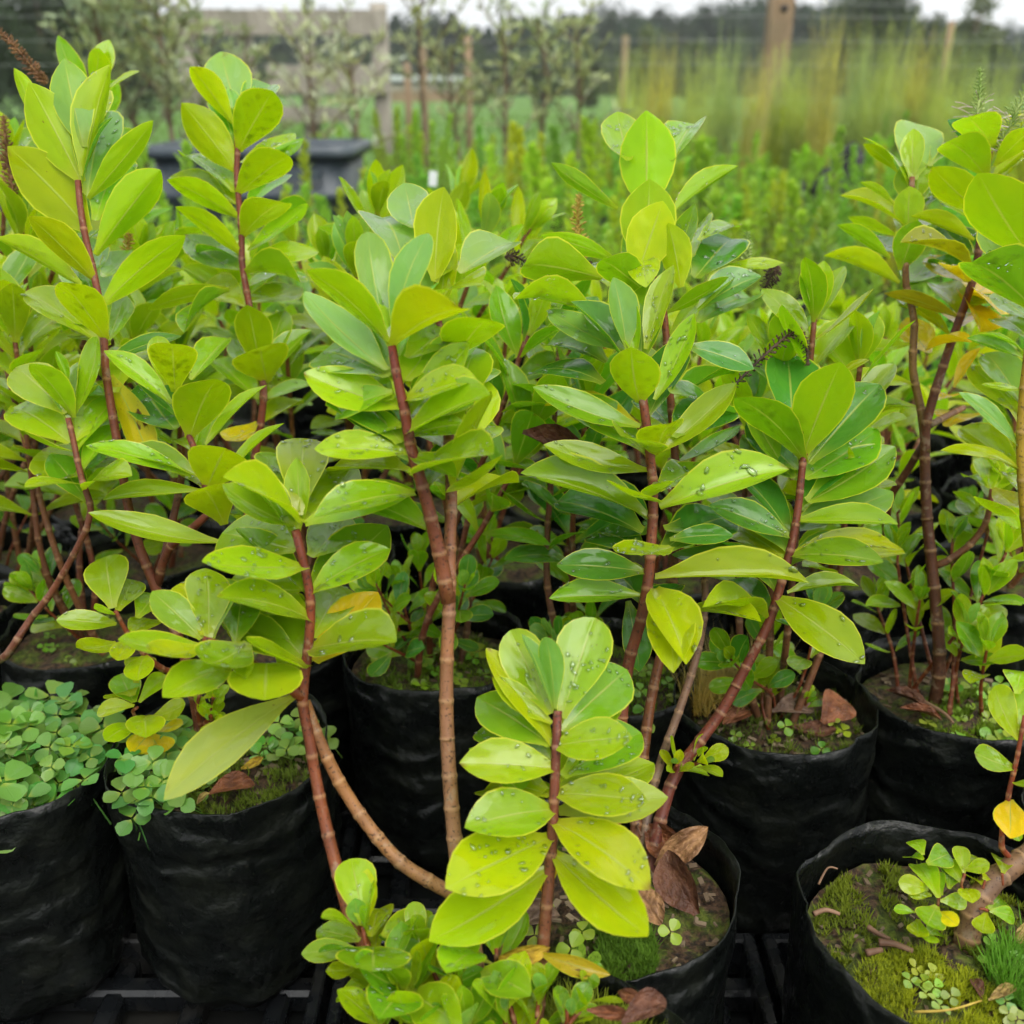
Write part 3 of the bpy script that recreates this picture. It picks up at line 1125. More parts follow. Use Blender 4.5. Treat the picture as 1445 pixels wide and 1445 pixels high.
bA = Vector(P(*root('B0', -.02, 0)))
for (u, v, d, L, n) in [(512, 1308, .655, .040, 3), (572, 1390, .64, .046, 3), (648, 1372, .65, .042, 3), (700, 1338, .655, .036, 2), (712, 1420, .635, .040, 3), (660, 1440, .625, .040, 3),
                        (760, 1395, .645, .026, 2), (830, 1390, .64, .022, 2), (620, 1440, .63, .036, 2), (540, 1440, .63, .040, 2), (800, 1425, .63, .024, 2), (600, 1330, .66, .036, 2)]:
    rosette(pA, u, v, d, bA + Vector((rnd.uniform(-.03, .02), rnd.uniform(-.01, .02), 0)), n, L, (0, 0, 6, 2), 'obov' if L < .04 else 'ellip', .56, .0022, drops=.6)
px_leaves(pA, [(513, 1303, .655), (512, 1330, .652)], [
    (420, 560, 340, 140, 1, 0, {'k': 'obov', 'w': .60, 'f': .9}),
    (375, 720, 20, 745, 0, 0, {'k': 'ellip', 'w': .38}),
    (360, 850, 180, 860, 0, 2, {'k': 'ellip', 'w': .6}),
    (470, 640, 520, 450, 1, 2, {'k': 'ellip', 'w': .5}),
    (480, 700, 480, 850, -1, 0, {'k': 'obov', 'w': .95, 'L': .05, 'f': .6}),
    (540, 640, 850, 490, 1, 0, {'k': 'ellip', 'w': .5}),
    (690, 980, 350, 780, -1, 6, {'k': 'ellip', 'w': .5, 'd': -.01, 'f': .8}),
    (710, 990, 800, 650, 1, 6, {'k': 'ellip', 'w': .55, 'd': -.01, 'f': .8}),
    (720, 1000, 1040, 1200, -1, 0, {'k': 'ellip', 'w': .6, 'd': -.01, 'f': .8}),
    (700, 990, 520, 1150, -1, 6, {'k': 'ellip', 'w': .7, 'd': -.01, 'f': .8}),
    (1140, 740, 950, 860, -1, 0, {'k': 'ellip', 'w': .6, 'd': -.005, 'f': .7}),
    (940, 960, 1190, 850, 0, 6, {'k': 'ellip', 'w': .5}),
    (1180, 850, 1480, 1010, -1, 6, {'k': 'ellip', 'w': .55, 'd': -.005, 'f': .7}),
], L=.05, f=.5, drops=.8, **Z1)

# --- middle shrub: two tall stems from the bag with the curled brown leaves
pN = shrub('B1', 'middle shrub with dark wet upper leaves and a broad leaf standing up against the paddock')
sN = px_stem(pN, [root('B1', .0, .0), (874, 1050, .815), (886, 941, .81), (903, 882, .805), (914, 824, .80), (918, 782, .80), (922, 706, .80), (919, 658, .80), (911, 590, .795), (905, 545, .795), (900, 500, .795)], .0064, .0040, (.15, .045, .024), .03)
px_leaves(pN, sN, [
    (1310, 342, 1270, 118, -.5, 2, {'k': 'ellip', 'w': .90, 'f': -.1, 'L': .062}),
    (1310, 440, 870, 285, 0, 6, {'w': .30}),
    (1160, 262, 840, 222, 1, 3, {'w': .42, 'd': .02}),
    (1170, 180, 930, 95, 1, 1, {'w': .42, 'd': .02}),
    (1300, 440, 920, 345, 1, 4, {'w': .28, 'd': .01}),
    (1340, 618, 915, 520, 0, 0, {'w': .32}),
    (1360, 555, 1235, 470, -1, 0, {'k': 'ellip', 'w': .6, 'L': .07}),
    (1375, 550, 1425, 420, -1, 2, {'k': 'ellip', 'w': .6, 'L': .06}),
    (1345, 815, 825, 620, 0, 0, {'w': .34}),
    (1318, 872, 972, 735, 1, 3, {'w': .46}),
    (1360, 725, 1225, 690, -1, 2, {'k': 'ellip', 'w': .55, 'L': .07}),
    (1370, 720, 1450, 650, -1, 2, {'k': 'ellip', 'w': .5, 'L': .07}),
    (1330, 1032, 970, 1000, 0, 3, {'w': .42, 'k': 'ellip'}),
    (1440, 930, 1208, 965, -1, 2, {'w': .34, 'd': -.02}),
    (1318, 1130, 940, 1135, 0, 6, {'w': .30}),
    (1260, 1150, 1310, 1440, 0, 3, {'w': .42, 'd': .03}),
    (1330, 880, 1190, 870, 1, 6, {'w': .5}),
    (1330, 960, 1110, 870, 1, 3, {'w': .45}),
    (1370, 1100, 1500, 1400, -1, 2, {'w': .42}),
    (1330, 1170, 1180, 1010, 1, 3, {'w': .4}),
    (1340, 1210, 1440, 1080, 1, 3, {'w': .4}),
], L=.10, f=.35, drops=.85, **Q5)
px_leaves(pN, sN, [
    (1255, 1425, 1205, 1130, 0, 1, {'k': 'ellip', 'w': .48, 'dr': 0}),
    (1335, 1425, 1442, 1078, 0, 0, {'w': .30}),
    (1245, 1430, 940, 1272, 1, 1, {'w': .36}),
    (1260, 1460, 1120, 1270, 1, 1, {'w': .4}),
], L=.09, f=.2, drops=.9, **Q2)
px_leaves(pN, sN, [
    (-60, 330, 105, -20, 0, 0, {'w': .30}),
    (70, 110, 345, 200, 0, 3, {'w': .46, 'f': .8}),
    (-40, 540, 275, 265, 0, 0, {'w': .30}),
    (-40, 770, 488, 605, -1, 0, {'w': .36}),
    (-60, 1060, 572, 1068, -1, 2, {'w': .26, 'L': .125, 'dr': .9}),
    (0, 900, 260, 880, 0, 3, {'w': .4}),
    (-20, 860, 320, 960, 1, 3, {'w': .42}),
    (-50, 700, 150, 640, 1, 6, {'w': .4}),
    (-40, 960, 260, 800, 1, 3, {'w': .4}),
    (10, 480, 240, 350, 1, 3, {'w': .46}),
    (0, 300, 240, 380, 1, 3, {'w': .46}),
    (0, 1110, 15, 1435, -1, 2, {'w': .38}),
    (60, 1190, 370, 1225, -1, 2, {'w': .3, 'd': .05}),
], L=.10, f=.4, drops=.85, **Q6)
# the second crown behind and above
sN2 = px_stem(pN, [root('B1', .02, .03), (915, 1010, .86), (945, 860, .875), (955, 700, .88), (946, 560, .88), (938, 450, .875), (928, 390, .87)], .0056, .0036, BRN, .03)
px_leaves(pN, sN2, [
    (655, 600, 655, 65, 0, 0, {'k': 'ellip', 'w': .56, 'f': -.4, 'r': 0, 'dr': 0}),
    (650, 900, 672, 432, 0, 2, {'k': 'ellip', 'w': .62, 'f': -.5, 'r': 0, 'd': -.010}),
    (600, 960, 742, 548, 0, 2, {'k': 'ellip', 'w': .58, 'f': -.4, 'd': -.018}),
    (840, 1010, 775, 665, 0, 2, {'k': 'ellip', 'w': .50, 'f': -.4, 'd': -.025}),
    (560, 330, 498, 82, 1, 0, {'w': .34}),
    (790, 330, 910, 118, 1, 0, {'w': .34}),
    (500, 590, 138, 345, 0, 6, {'w': .22, 'f': -.2}),
    (790, 620, 1140, 355, 0, 0, {'w': .22, 'f': -.2}),
    (500, 870, 90, 730, 0, 0, {'w': .24, 'f': -.3}),
    (420, 960, -10, 880, -1, 0, {'w': .40, 'f': -.4}),
    (380, 1150, -60, 1060, -1, 2, {'w': .30, 'f': -.1}),
    (680, 1060, 410, 850, -1, 0, {'w': .34, 'f': -.2}),
    (470, 1000, 362, 885, 1, 1, {'w': .5}),
    (690, 980, 600, 725, 0, 1, {'w': .3}),
    (900, 850, 920, 680, 1, 0, {'w': .4}),
    (935, 760, 1150, 675, 1, 0, {'w': .22}),
    (915, 960, 1115, 735, 1, 3, {'k': 'ellip', 'w': .46, 'f': .6}),
    (1030, 900, 1390, 885, 0, 2, {'w': .28, 'd': .04}),
    (930, 1130, 1270, 940, 0, 1, {'w': .52, 'f': .9}),
    (760, 1150, 1100, 960, 0, 0, {'w': .34, 'f': .0}),
    (930, 1200, 1215, 1050, 1, 1, {'w': .42, 'f': .7}),
    (640, 860, 650, 1000, -1, 2, {'L': .06}),
], L=.10, f=.1, drops=.9, **Z3)

# --- right stem of the same shrub, leaning out of the bag
sO = px_stem(pN, [root('B1', .03, .02), (945, 1111, .83), (987, 1047, .835), (1017, 1006, .84), (1049, 948, .84), (1083, 883, .84), (1097, 841, .84), (1111, 793, .84), (1120, 755, .84), (1127, 710, .84), (1132, 661, .84), (1135, 640, .84)], .0064, .0036, (.11, .028, .018), .024)
px_leaves(pN, sO, [
    (555, 590, 268, 312, -1, 0, {'w': .36, 'f': 0}),
    (500, 470, 482, 135, 1, 3, {'w': .42, 'f': .6}),
    (545, 560, 697, 170, -1, 0, {'k': 'ellip', 'w': .46, 'f': -.2, 'L': .10}),
    (565, 590, 858, 258, 1, 3, {'w': .42, 'f': .6}),
    (520, 615, 328, 405, 1, 3, {'w': .36}),
    (510, 650, 300, 480, 1, 1, {'w': .36}),
    (548, 650, 845, 460, 1, 6, {'w': .40}),
    (560, 745, 915, 530, 1, 6, {'w': .36}),
    (525, 825, 905, 715, 1, 1, {'w': .40}),
    (520, 825, 930, 830, -1, 0, {'w': .30}),
    (500, 895, 165, 755, 0, 3, {'w': .36}),
    (490, 950, 310, 720, 1, 1, {'w': .46}),
    (470, 975, 220, 820, 1, 2, {'w': .46}),
    (490, 965, 938, 932, 1, 2, {'w': .24}),
    (490, 968, 870, 985, -1, 6, {'w': .34}),
    (465, 970, 10, 970, 1, 3, {'w': .34}),
    (435, 1135, 795, 1400, -1, 2, {'w': .40, 'L': .115, 'f': .7}),
    (480, 1120, 772, 1085, 0, 2, {'w': .30}),
    (420, 1200, 230, 1060, 1, 3, {'w': .36}),
    (395, 1225, 140, 1165, -1, 2, {'w': .22}),
], L=.098, f=.35, drops=.9, **Q6)
px_stem(pN, [root('B1', .025, .03), (923, 1107, .84), (968, 975, .86), (989, 900, .875), (995, 830, .885), (985, 740, .89)], .0046, .0036, GRY, .03)
back_fill(pN, sN, .22, .09, (3, 6, 3))
back_fill(pN, sN2, .16, .09, (6, 0, 3))
back_fill(pN, sO, .15, .09, (3, 6, 1))
rosette(pN, 990, 1070, .82, P(950, 1105, .83), 2, .028, (0, 2), tilt=(.2, -.5, .8))
rosette(pN, 955, 1080, .82, P(950, 1105, .83), 1, .022, (0, 2), tilt=(.0, -.5, .8))

# --- left shrub: three red stems out of the wrinkled clover bag
pL = shrub('Bfl', 'tall left shrub with red stems, its crown highest against the dark trees', dx=-.03)
sL = px_stem(pL, [root('Bfl', -.02, .01), (262, 930, .915), (222, 835, .90), (188, 745, .89), (170, 650, .885), (150, 530, .88), (147, 484, .88), (138, 412, .88), (120, 332, .88), (113, 290, .88), (110, 255, .88)], .0060, .0034, (.13, .040, .024), .032)
px_leaves(pL, sL, [
    (332, 742, 122, 340, -1, 2, {'k': 'ellip', 'w': .42, 'f': -.4}),
    (342, 600, 258, 232, 0, 1, {'k': 'ellip', 'w': .40, 'dr': .3}),
    (340, 720, 442, 265, 0, 0, {'w': .30, 'f': -.2}),
    (365, 948, 38, 600, -1, 2, {'w': .46, 'f': -.4}),
    (360, 812, 628, 495, 0, 0, {'w': .26, 'f': -.2}),
    (355, 800, 420, 445, 1, 1, {'w': .36}),
    (390, 1042, 655, 688, -1, 0, {'w': .32, 'f': -.2}),
    (392, 1150, 118, 878, -1, 2, {'w': .38, 'f': -.2}),
    (330, 1165, -10, 968, 0, 0, {'w': .30}),
    (412, 1252, 755, 958, 0, 2, {'w': .30, 'f': -.2}),
    (436, 1388, 248, 1142, -1, 2, {'w': .40, 'f': -.3}),
    (405, 1400, 98, 1180, 1, 0, {'w': .26}),
    (440, 1390, 505, 1210, 1, 0, {'w': .3}),
    (345, 560, 355, 330, 1, 0, {'w': .4, 'd': .03}),
    (130, 480, 60, 278, 0, 0, {'w': .36, 'd': .03}),
    (390, 900, 500, 620, 1, 6, {'w': .34}),
    (420, 1130, 540, 1030, 1, 6, {'w': .34}),
    (430, 1360, 330, 1080, 1, 0, {'w': .36}),
], L=.10, f=-.1, drops=.55, **Q1)
px_leaves(pL, sL, [(450, 230, 622, 605, 0, 4, {'w': .32, 'old': True, 'dr': 0, 'f': -.3}), (440, 110, 330, 60, 1, 2), (470, 300, 560, 100, 1, 0)], L=.085, f=0, **Q4)
sD = px_stem(pL, [(222, 825, .90), (238, 775, .885), (284, 735, .87), (300, 712, .865), (290, 688, .86), (274, 632, .86), (266, 615, .86), (258, 560, .86)], .0045, .0030, (.13, .036, .022), .024)
px_stem(pL, [(224, 822, .90), (236, 768, .905), (256, 675, .915), (262, 600, .93)], .0042, .0034, (.12, .045, .03), .03)
px_leaves(pL, sD, [
    (775, 488, 880, 240, -1, 2, {'k': 'ellip', 'w': .66, 'f': -.3, 'L': .07}),
    (680, 270, 640, 72, 0, 0, {'k': 'obov', 'w': .44}),
    (715, 300, 700, 92, -1, 2, {'k': 'obov', 'w': .44, 'f': -.2}),
    (700, 345, 425, 125, 0, 0, {'w': .30}),
    (780, 250, 928, 72, 1, 6, {'w': .32}),
    (840, 515, 1082, 265, 0, 0, {'w': .30}),
    (715, 450, 580, 270, 1, 3, {'w': .5}),
    (780, 645, 350, 510, 0, 0, {'w': .28}),
    (845, 690, 920, 520, -1, 2, {'k': 'ellip', 'w': .7, 'f': -.2, 'L': .065}),
    (840, 690, 765, 570, 1, 2, {'k': 'ellip', 'w': .5}),
    (905, 660, 1155, 420, 0, 0, {'w': .26}),
    (840, 705, 415, 733, 0, 0, {'w': .18}),
    (905, 912, 362, 800, -1, 0, {'w': .22, 'd': -.03}),
    (915, 840, 825, 680, -1, 2, {'w': .5, 'f': 0}),
    (790, 540, 690, 500, 1, 0),
    (880, 820, 990, 830, 1, 0, {'w': .25}),
], L=.083, f=.2, drops=.6, **Q4)
pE = shrub('Bl4', 'small left shrub on a bowed grey brown stem at the picture edge', dx=.02)
sE = px_stem(pE, [root('Bl4', .05, -.02), (0, 931, .93), (41, 876, .91), (76, 831, .90), (118, 755, .88), (128, 718, .875), (114, 671, .87), (104, 623, .87), (96, 590, .87)], .0050, .0030, (.13, .055, .035), .024)
px_leaves(pE, sE, [
    (300, 405, 125, 178, -1, 0, {'k': 'ellip', 'w': .44, 'f': 0}),
    (270, 385, 63, 188, 1, 0, {'k': 'ellip', 'w': .42}),
    (305, 385, 405, 75, 0, 0, {'k': 'obov', 'w': .44}),
    (278, 260, 228, 130, 0, 0, {'L': .04, 'w': .3}),
    (305, 495, 475, 248, 1, 0, {'k': 'ellip', 'w': .42}),
    (285, 505, 52, 352, 1, 0, {'k': 'ellip', 'w': .44}),
    (312, 545, 495, 300, 1, 0, {'w': .36}),
    (325, 610, 505, 535, 1, 2, {'w': .4}),
    (300, 540, 85, 460, -1, 0, {'w': .26}),
    (325, 675, 103, 680, -1, 0, {'k': 'ellip', 'w': .34}),
    (348, 700, 532, 632, -1, 0, {'k': 'ellip', 'w': .36}),
    (330, 640, 180, 540, 1, 2, {'k': 'ellip', 'w': .5}),
    (320, 630, 440, 460, 1, 6, {'w': .4}),
], L=.075, f=.2, drops=.6, **Q4)
# small shoot low on the left
sS = px_stem(pL, [(262, 940, .915), (240, 948, .90), (211, 930, .88), (180, 893, .87), (163, 862, .86)], .0034, .0022, RED, .02)
px_leaves(pL, sS, [
    (460, 1180, 430, 965, 1, 0, {'k': 'obov', 'w': .62, 'f': .8}),
    (475, 1245, 228, 1225, 0, 0, {'k': 'ellip', 'w': .42}),
    (480, 1190, 545, 1060, 1, 0, {'k': 'obov', 'w': .5}),
    (475, 1320, 308, 1345, -1, 2, {'k': 'ellip', 'w': .48}),
    (560, 1220, 640, 1120, 1, 0, {'k': 'obov', 'w': .5}),
    (470, 1200, 385, 1180, -1, 0, {'k': 'ellip', 'w': .6, 'L': .03}),
    (530, 1300, 620, 1220, 1, 2, {'k': 'obov', 'w': .5}),
    (540, 1300, 480, 1390, -1, 2, {'k': 'obov', 'w': .5, 'L': .04}),
    (590, 1370, 560, 1470, -1, 2, {'k': 'obov', 'w': .5, 'L': .05}),
], L=.055, f=.4, drops=.3, **Q4)
# yellow-green shoot between the two clover bags
sY = px_stem(pL, [root('Bfl', -.05, .0), (190, 1010, .89), (194, 998, .88)], .0025, .0016, RED, .012)
px_leaves(pL, sY, [
    (830, 400, 745, 230, 1, 6, {'k': 'obov', 'w': .55}), (860, 400, 1025, 225, 1, 0, {'k': 'obov', 'w': .42}), (830, 420, 598, 450, 0, 2, {'k': 'obov', 'w': .55}),
    (840, 540, 650, 630, -1, 2, {'k': 'obov', 'w': .55}), (900, 480, 900, 610, -1, 2, {'k': 'obov', 'w': .7, 'f': .8}), (930, 600, 820, 710, -1, 4, {'k': 'obov', 'w': .55}),
    (930, 590, 1010, 720, -1, 4, {'k': 'obov', 'w': .55}), (930, 500, 1150, 410, 0, 2, {'k': 'obov', 'w': .5}), (980, 580, 1128, 530, 0, 4, {'k': 'obov', 'w': .5}),
    (840, 280, 880, 110, 1, 2, {'k': 'obov', 'w': .6}), (820, 360, 740, 360, 1, 2, {'k': 'obov', 'w': .6}),
], L=.045, f=.6, drops=.1, **ZC)
for (u, v, L) in [(300, 985, .022), (298, 1010, .022), (285, 960, .024)]:
    rosette(pL, u, v, .90, P(285, 1030, .93), 2, L, (2, 0), tilt=(.2, -.6, .7), drops=0)

# --- second tall stem on the left
pL2 = shrub('Bl3', 'slender left shrub with evenly paired leaves in front of the grey tub')
sL2 = px_stem(pL2, [root('Bl3', .0, .02), (352, 760, 1.03), (358, 658, 1.02), (372, 550, 1.01), (353, 438, 1.0), (342, 374, 1.0), (341, 329, 1.0), (334, 249, 1.0), (335, 215, 1.0), (333, 180, 1.0)], .0056, .0032, (.15, .036, .024), .034)
px_leaves(pL2, sL2, [
    (950, 505, 775, 268, -1, 2, {'w': .36, 'f': -.3}),
    (968, 450, 902, 222, 1, 1, {'k': 'ellip', 'w': .40}),
    (963, 697, 742, 420, -1, 2, {'k': 'ellip', 'w': .46, 'f': -.4}),
    (972, 618, 1112, 365, -1, 2, {'k': 'ellip', 'w': .50, 'f': -.4}),
    (990, 500, 1105, 338, 1, 1, {'w': .32}),
    (985, 665, 1202, 553, 1, 0, {'w': .34}),
    (968, 795, 1180, 628, -1, 2, {'k': 'ellip', 'w': .42, 'f': -.2}),
    (955, 785, 742, 625, 1, 0, {'w': .36}),
    (975, 888, 682, 728, -1, 2, {'w': .36, 'f': -.1}),
    (950, 860, 690, 712, 1, 0, {'w': .3}),
    (1005, 875, 1185, 703, 1, 6, {'w': .3}),
    (988, 968, 1162, 818, -1, 2, {'k': 'ellip', 'w': .42, 'f': -.2}),
    (988, 1042, 718, 838, -1, 2, {'w': .36, 'f': -.1}),
    (1015, 1022, 1255, 838, 1, 0, {'w': .36}),
    (980, 1100, 758, 968, 1, 1, {'w': .34}),
    (935, 1180, 600, 1255, -1, 0, {'k': 'ellip', 'w': .34}),
    (1000, 1115, 1232, 1145, -1, 0, {'w': .42}),
    (1020, 1100, 1300, 1018, 1, 2, {'w': .34}),
    (935, 1190, 745, 1350, -1, 6, {'w': .34}),
    (1005, 1230, 1230, 1180, 1, 0, {'w': .4}),
    (1000, 1250, 800, 1180, 1, 2, {'w': .4}),
], L=.088, f=0, drops=.5, **Q1)
px_leaves(pL2, sL2, [
    (1060, 200, 1010, -60, -1, 2, {'k': 'ellip', 'w': .5, 'f': -.1}), (1090, 260, 1060, 110, -1, 2, {'k': 'ellip', 'w': .85, 'f': -.2, 'L': .07}),
    (1080, 260, 1270, 40, 1, 0), (1075, 330, 1300, 260, 1, 1), (1050, 330, 870, 160, 1, 0), (1050, 420, 920, 500, -1, 4, {'k': 'obov', 'w': .6, 'L': .05}),
    (1050, 440, 1240, 340, 1, 2), (1070, 200, 960, 90, 1, 6), (1080, 210, 1160, -40, 1, 0),
], L=.075, f=.1, drops=.4, **Q4)

back_fill(pL, sL, .20, .09)
back_fill(pL, sD, .09, .075)
back_fill(pL2, sL2, .18, .085)
back_fill(pE, sE, .09, .07)

# --- right shrub with the brown branching stem
pF = shrub('Br2', 'right shrub with dark branching trunk, yellowing leaves and bottlebrush flower spikes')
sF = px_stem(pF, [root('Br2', -.02, .0), (1326, 934, 1.0), (1315, 799, .99), (1308, 727, .985), (1305, 623, .98), (1314, 571, .975), (1340, 490, .97), (1374, 391, .965), (1384, 322, .96), (1390, 260, .96), (1396, 215, .96)], .0075, .0036, DRK, .03)
sF2 = px_stem(pF, [(1307, 640, .98), (1300, 580, .985), (1288, 520, .985), (1290, 450, .985), (1277, 390, .98), (1285, 330, .98), (1287, 250, .98)], .0050, .0034, (.16, .10, .03), .03)
px_stem(pF, [(1305, 623, .98), (1280, 665, 1.0), (1255, 706, 1.02), (1250, 760, 1.05)], .0040, .0050, DRK, .03)
sF4 = px_stem(pF, [(1315, 800, .99), (1340, 790, .985), (1372, 765, .98), (1392, 735, .98), (1400, 690, .975)], .0042, .0030, (.12, .05, .025), .03)
px_stem(pF, [(1312, 600, .98), (1340, 585, 1.0), (1360, 575, 1.01)], .0040, .0036, GRY, .03)
px_leaves(pF, sF, [
    (1190, 620, 872, 350, -1, 2, {'k': 'ellip', 'w': .38, 'f': -.3}),
    (1215, 410, 960, 165, -1, 0, {'k': 'ellip', 'w': .40, 'f': -.3}),
    (1250, 215, 1078, 10, -1, 0, {'w': .40, 'f': -.2}),
    (1260, 330, 1500, 90, -1, 0, {'w': .34, 'f': -.2}),
    (1250, 400, 1500, 190, 0, 2, {'w': .36, 'f': -.2}),
    (1160, 660, 965, 550, 1, 3, {'w': .4, 'f': .6}),
    (1130, 800, 735, 640, 0, 2, {'w': .30, 'f': 0}),
    (1125, 890, 925, 710, 1, 3, {'w': .44, 'f': .5}),
    (1110, 975, 678, 795, -1, (.36, .36, .012), {'w': .30, 'f': .1}),
    (1140, 890, 1290, 780, 1, 2, {'w': .4}),
    (1200, 600, 1210, 420, 1, 6, {'w': .4}),
    (1030, 1280, 570, 1120, 0, (.45, .38, .02), {'w': .26}),
    (1090, 1060, 880, 900, 1, 4, {'w': .5}),
    (1090, 1060, 1000, 940, -1, 4, {'w': .4}),
    (1120, 1120, 1290, 1020, 1, 4, {'w': .5}),
    (1110, 1160, 1310, 1250, -1, 4, {'w': .5, 'd': .03}),
    (1100, 1180, 1180, 1360, -1, 4, {'w': .5, 'd': .03}),
    (1050, 1280, 900, 1060, 1, 0, {'w': .4}),
    (1080, 1220, 1240, 1130, 1, (.6, .42, .03), {'w': .46}),
    (1040, 1340, 1130, 1240, 1, 4, {'w': .5}),
], L=.082, f=0, drops=.5, **Z4)
px_leaves(pF, sF2, [
    (745, 420, 768, 48, 1, 1, {'k': 'ellip', 'w': .44, 'dr': 0, 'f': .6}),
    (650, 370, 438, 188, 0, 2, {'w': .30}),
    (735, 560, 752, 275, 0, 2, {'k': 'ellip', 'w': .72, 'f': -.6, 'r': 0}),
    (850, 330, 990, 200, 1, 1, {'w': .26}),
    (625, 575, 422, 428, 0, 0, {'w': .26}),
    (720, 740, 725, 455, 0, 0, {'k': 'ellip', 'w': .64, 'f': -.6, 'r': 0}),
    (800, 600, 915, 500, 1, 0, {'w': .4}),
    (820, 540, 960, 460, 1, 1, {'w': .26}),
    (655, 770, 340, 655, 0, 0, {'w': .30}),
    (600, 910, 272, 695, 0, 0, {'w': .30}),
    (660, 1070, 190, 885, 0, 2, {'w': .34, 'f': 0}),
    (670, 985, 780, 670, -.3, 0, {'k': 'ellip', 'w': .62, 'f': -.5}),
    (650, 880, 540, 780, 1, 1, {'w': .5}),
    (700, 1060, 870, 910, 1, 0, {'w': .36}),
    (690, 1100, 840, 1010, 1, 3, {'w': .3}),
    (660, 760, 830, 660, 1, 2, {'w': .4}),
], L=.085, f=0, drops=.4, **Z4)
px_leaves(pF, sF2, [
    (1060, 140, 970, 0, 1, 4, {'w': .4}), (1050, 130, 1230, 90, -1, 4, {'w': .36}), (1000, 100, 690, 130, 0, 0, {'w': .3}), (1000, 270, 705, 240, -1, 0, {'w': .3}),
    (1010, 360, 700, 360, 1, 0, {'w': .24}), (1160, 280, 1265, 115, 0, 4, {'w': .34}), (1090, 330, 1150, 310, 1, 4, {'w': .4}), (1130, 440, 1210, 380, 1, 4, {'w': .5}),
], L=.075, f=.2, drops=.2, **Q6)
px_leaves(pF, sF4, [
    (1290, 820, 1190, 730, 1, 0, {'k': 'ellip', 'w': .5}), (1290, 800, 1440, 740, 1, 0, {'w': .4}), (1300, 690, 1200, 640, 1, 0), (1310, 700, 1270, 560, 1, 0), (1320, 690, 1420, 770, -1, (.3, .34, .02)),
    (1240, 880, 1100, 830, 1, 6), (1300, 760, 1420, 850, -1, 0, {'k': 'obov', 'w': .5}), (1310, 720, 1390, 600, 1, 0),
], L=.06, f=.2, drops=.2, **Q6)
back_fill(pF, sF, .19, .08, (6, 2, 3))
back_fill(pF, sF2, .14, .08, (6, 2, 0))
for (u, v, d, L, n) in [(1268, 770, 1.02, .045, 3), (1300, 835, 1.0, .042, 3), (1240, 840, 1.05, .040, 3), (1390, 830, .97, .048, 3), (1420, 770, .98, .05, 3), (1365, 880, .97, .045, 2), (1395, 905, .95, .05, 2), (1345, 760, 1.0, .045, 3), (1270, 720, 1.06, .045, 3), (1410, 690, 1.0, .05, 3)]:
    rosette(pF, u, v, d, Vector(bag_at['Br2']) + Vector((rnd.uniform(-.05, .03), rnd.uniform(-.03, .03), -.01)), n, L, (0, 0, 6), 'ellip', .46, .0022, drops=.1, space=.022)
# --- shrub cut by the right edge, nearer
bag_at['Bedge'] = (.50, .80, .225)
pG = empty('hebe_shrub', (.53, .80, .217), 'shrub cut off by the picture edge, big glossy leaves and yellowed lower stem', 'shrub', 'large leaved shrubs in bags')
sG = px_stem(pG, [px((.53, .80, .21)), (1470, 900, .90), (1450, 760, .88), (1441, 640, .87), (1446, 540, .86), (1462, 420, .85), (1470, 330, .84), (1474, 250, .84)], .0062, .0040, (.36, .27, .02), .034)
px_leaves(pG, sG, [
    (1480, 880, 1160, 392, -1, 0, {'k': 'ellip', 'w': .46, 'f': -.3}),
    (1500, 1010, 1222, 665, 1, 1, {'w': .42, 'f': .6}),
    (1540, 1260, 1112, 915, -1, 6, {'w': .42, 'f': -.1}),
    (1500, 1300, 1290, 1130, 1, 1, {'w': .42, 'f': .6}),
    (1480, 1420, 1280, 1275, 1, 0, {'w': .40}),
    (1440, 1500, 1190, 1380, 0, 6, {'w': .3}),
    (1560, 800, 1480, 420, 1, 0, {'w': .4}),
], L=.105, f=.1, drops=.95, **Z4)
px_leaves(pG, sG, [
    (1430, 530, 1185, 295, 0, 1, {'w': .32}), (1430, 615, 1108, 530, 0, 2, {'w': .26}), (1435, 400, 1225, 185, 1, 0, {'w': .36}), (1440, 160, 1215, 75, 0, 6, {'w': .3}),
    (1440, 290, 1270, 270, 0, 2, {'w': .3}), (1430, 620, 1180, 440, 1, 2, {'w': .34}), (1440, 450, 1480, 240, 1, 2), (1420, 800, 1250, 740, -1, 2, {'w': .24}),
    (1435, 350, 1290, 130, 1, 1, {'w': .34}), (1440, 720, 1340, 620, 1, 0),
], L=.095, f=.2, drops=.5, **Q6)

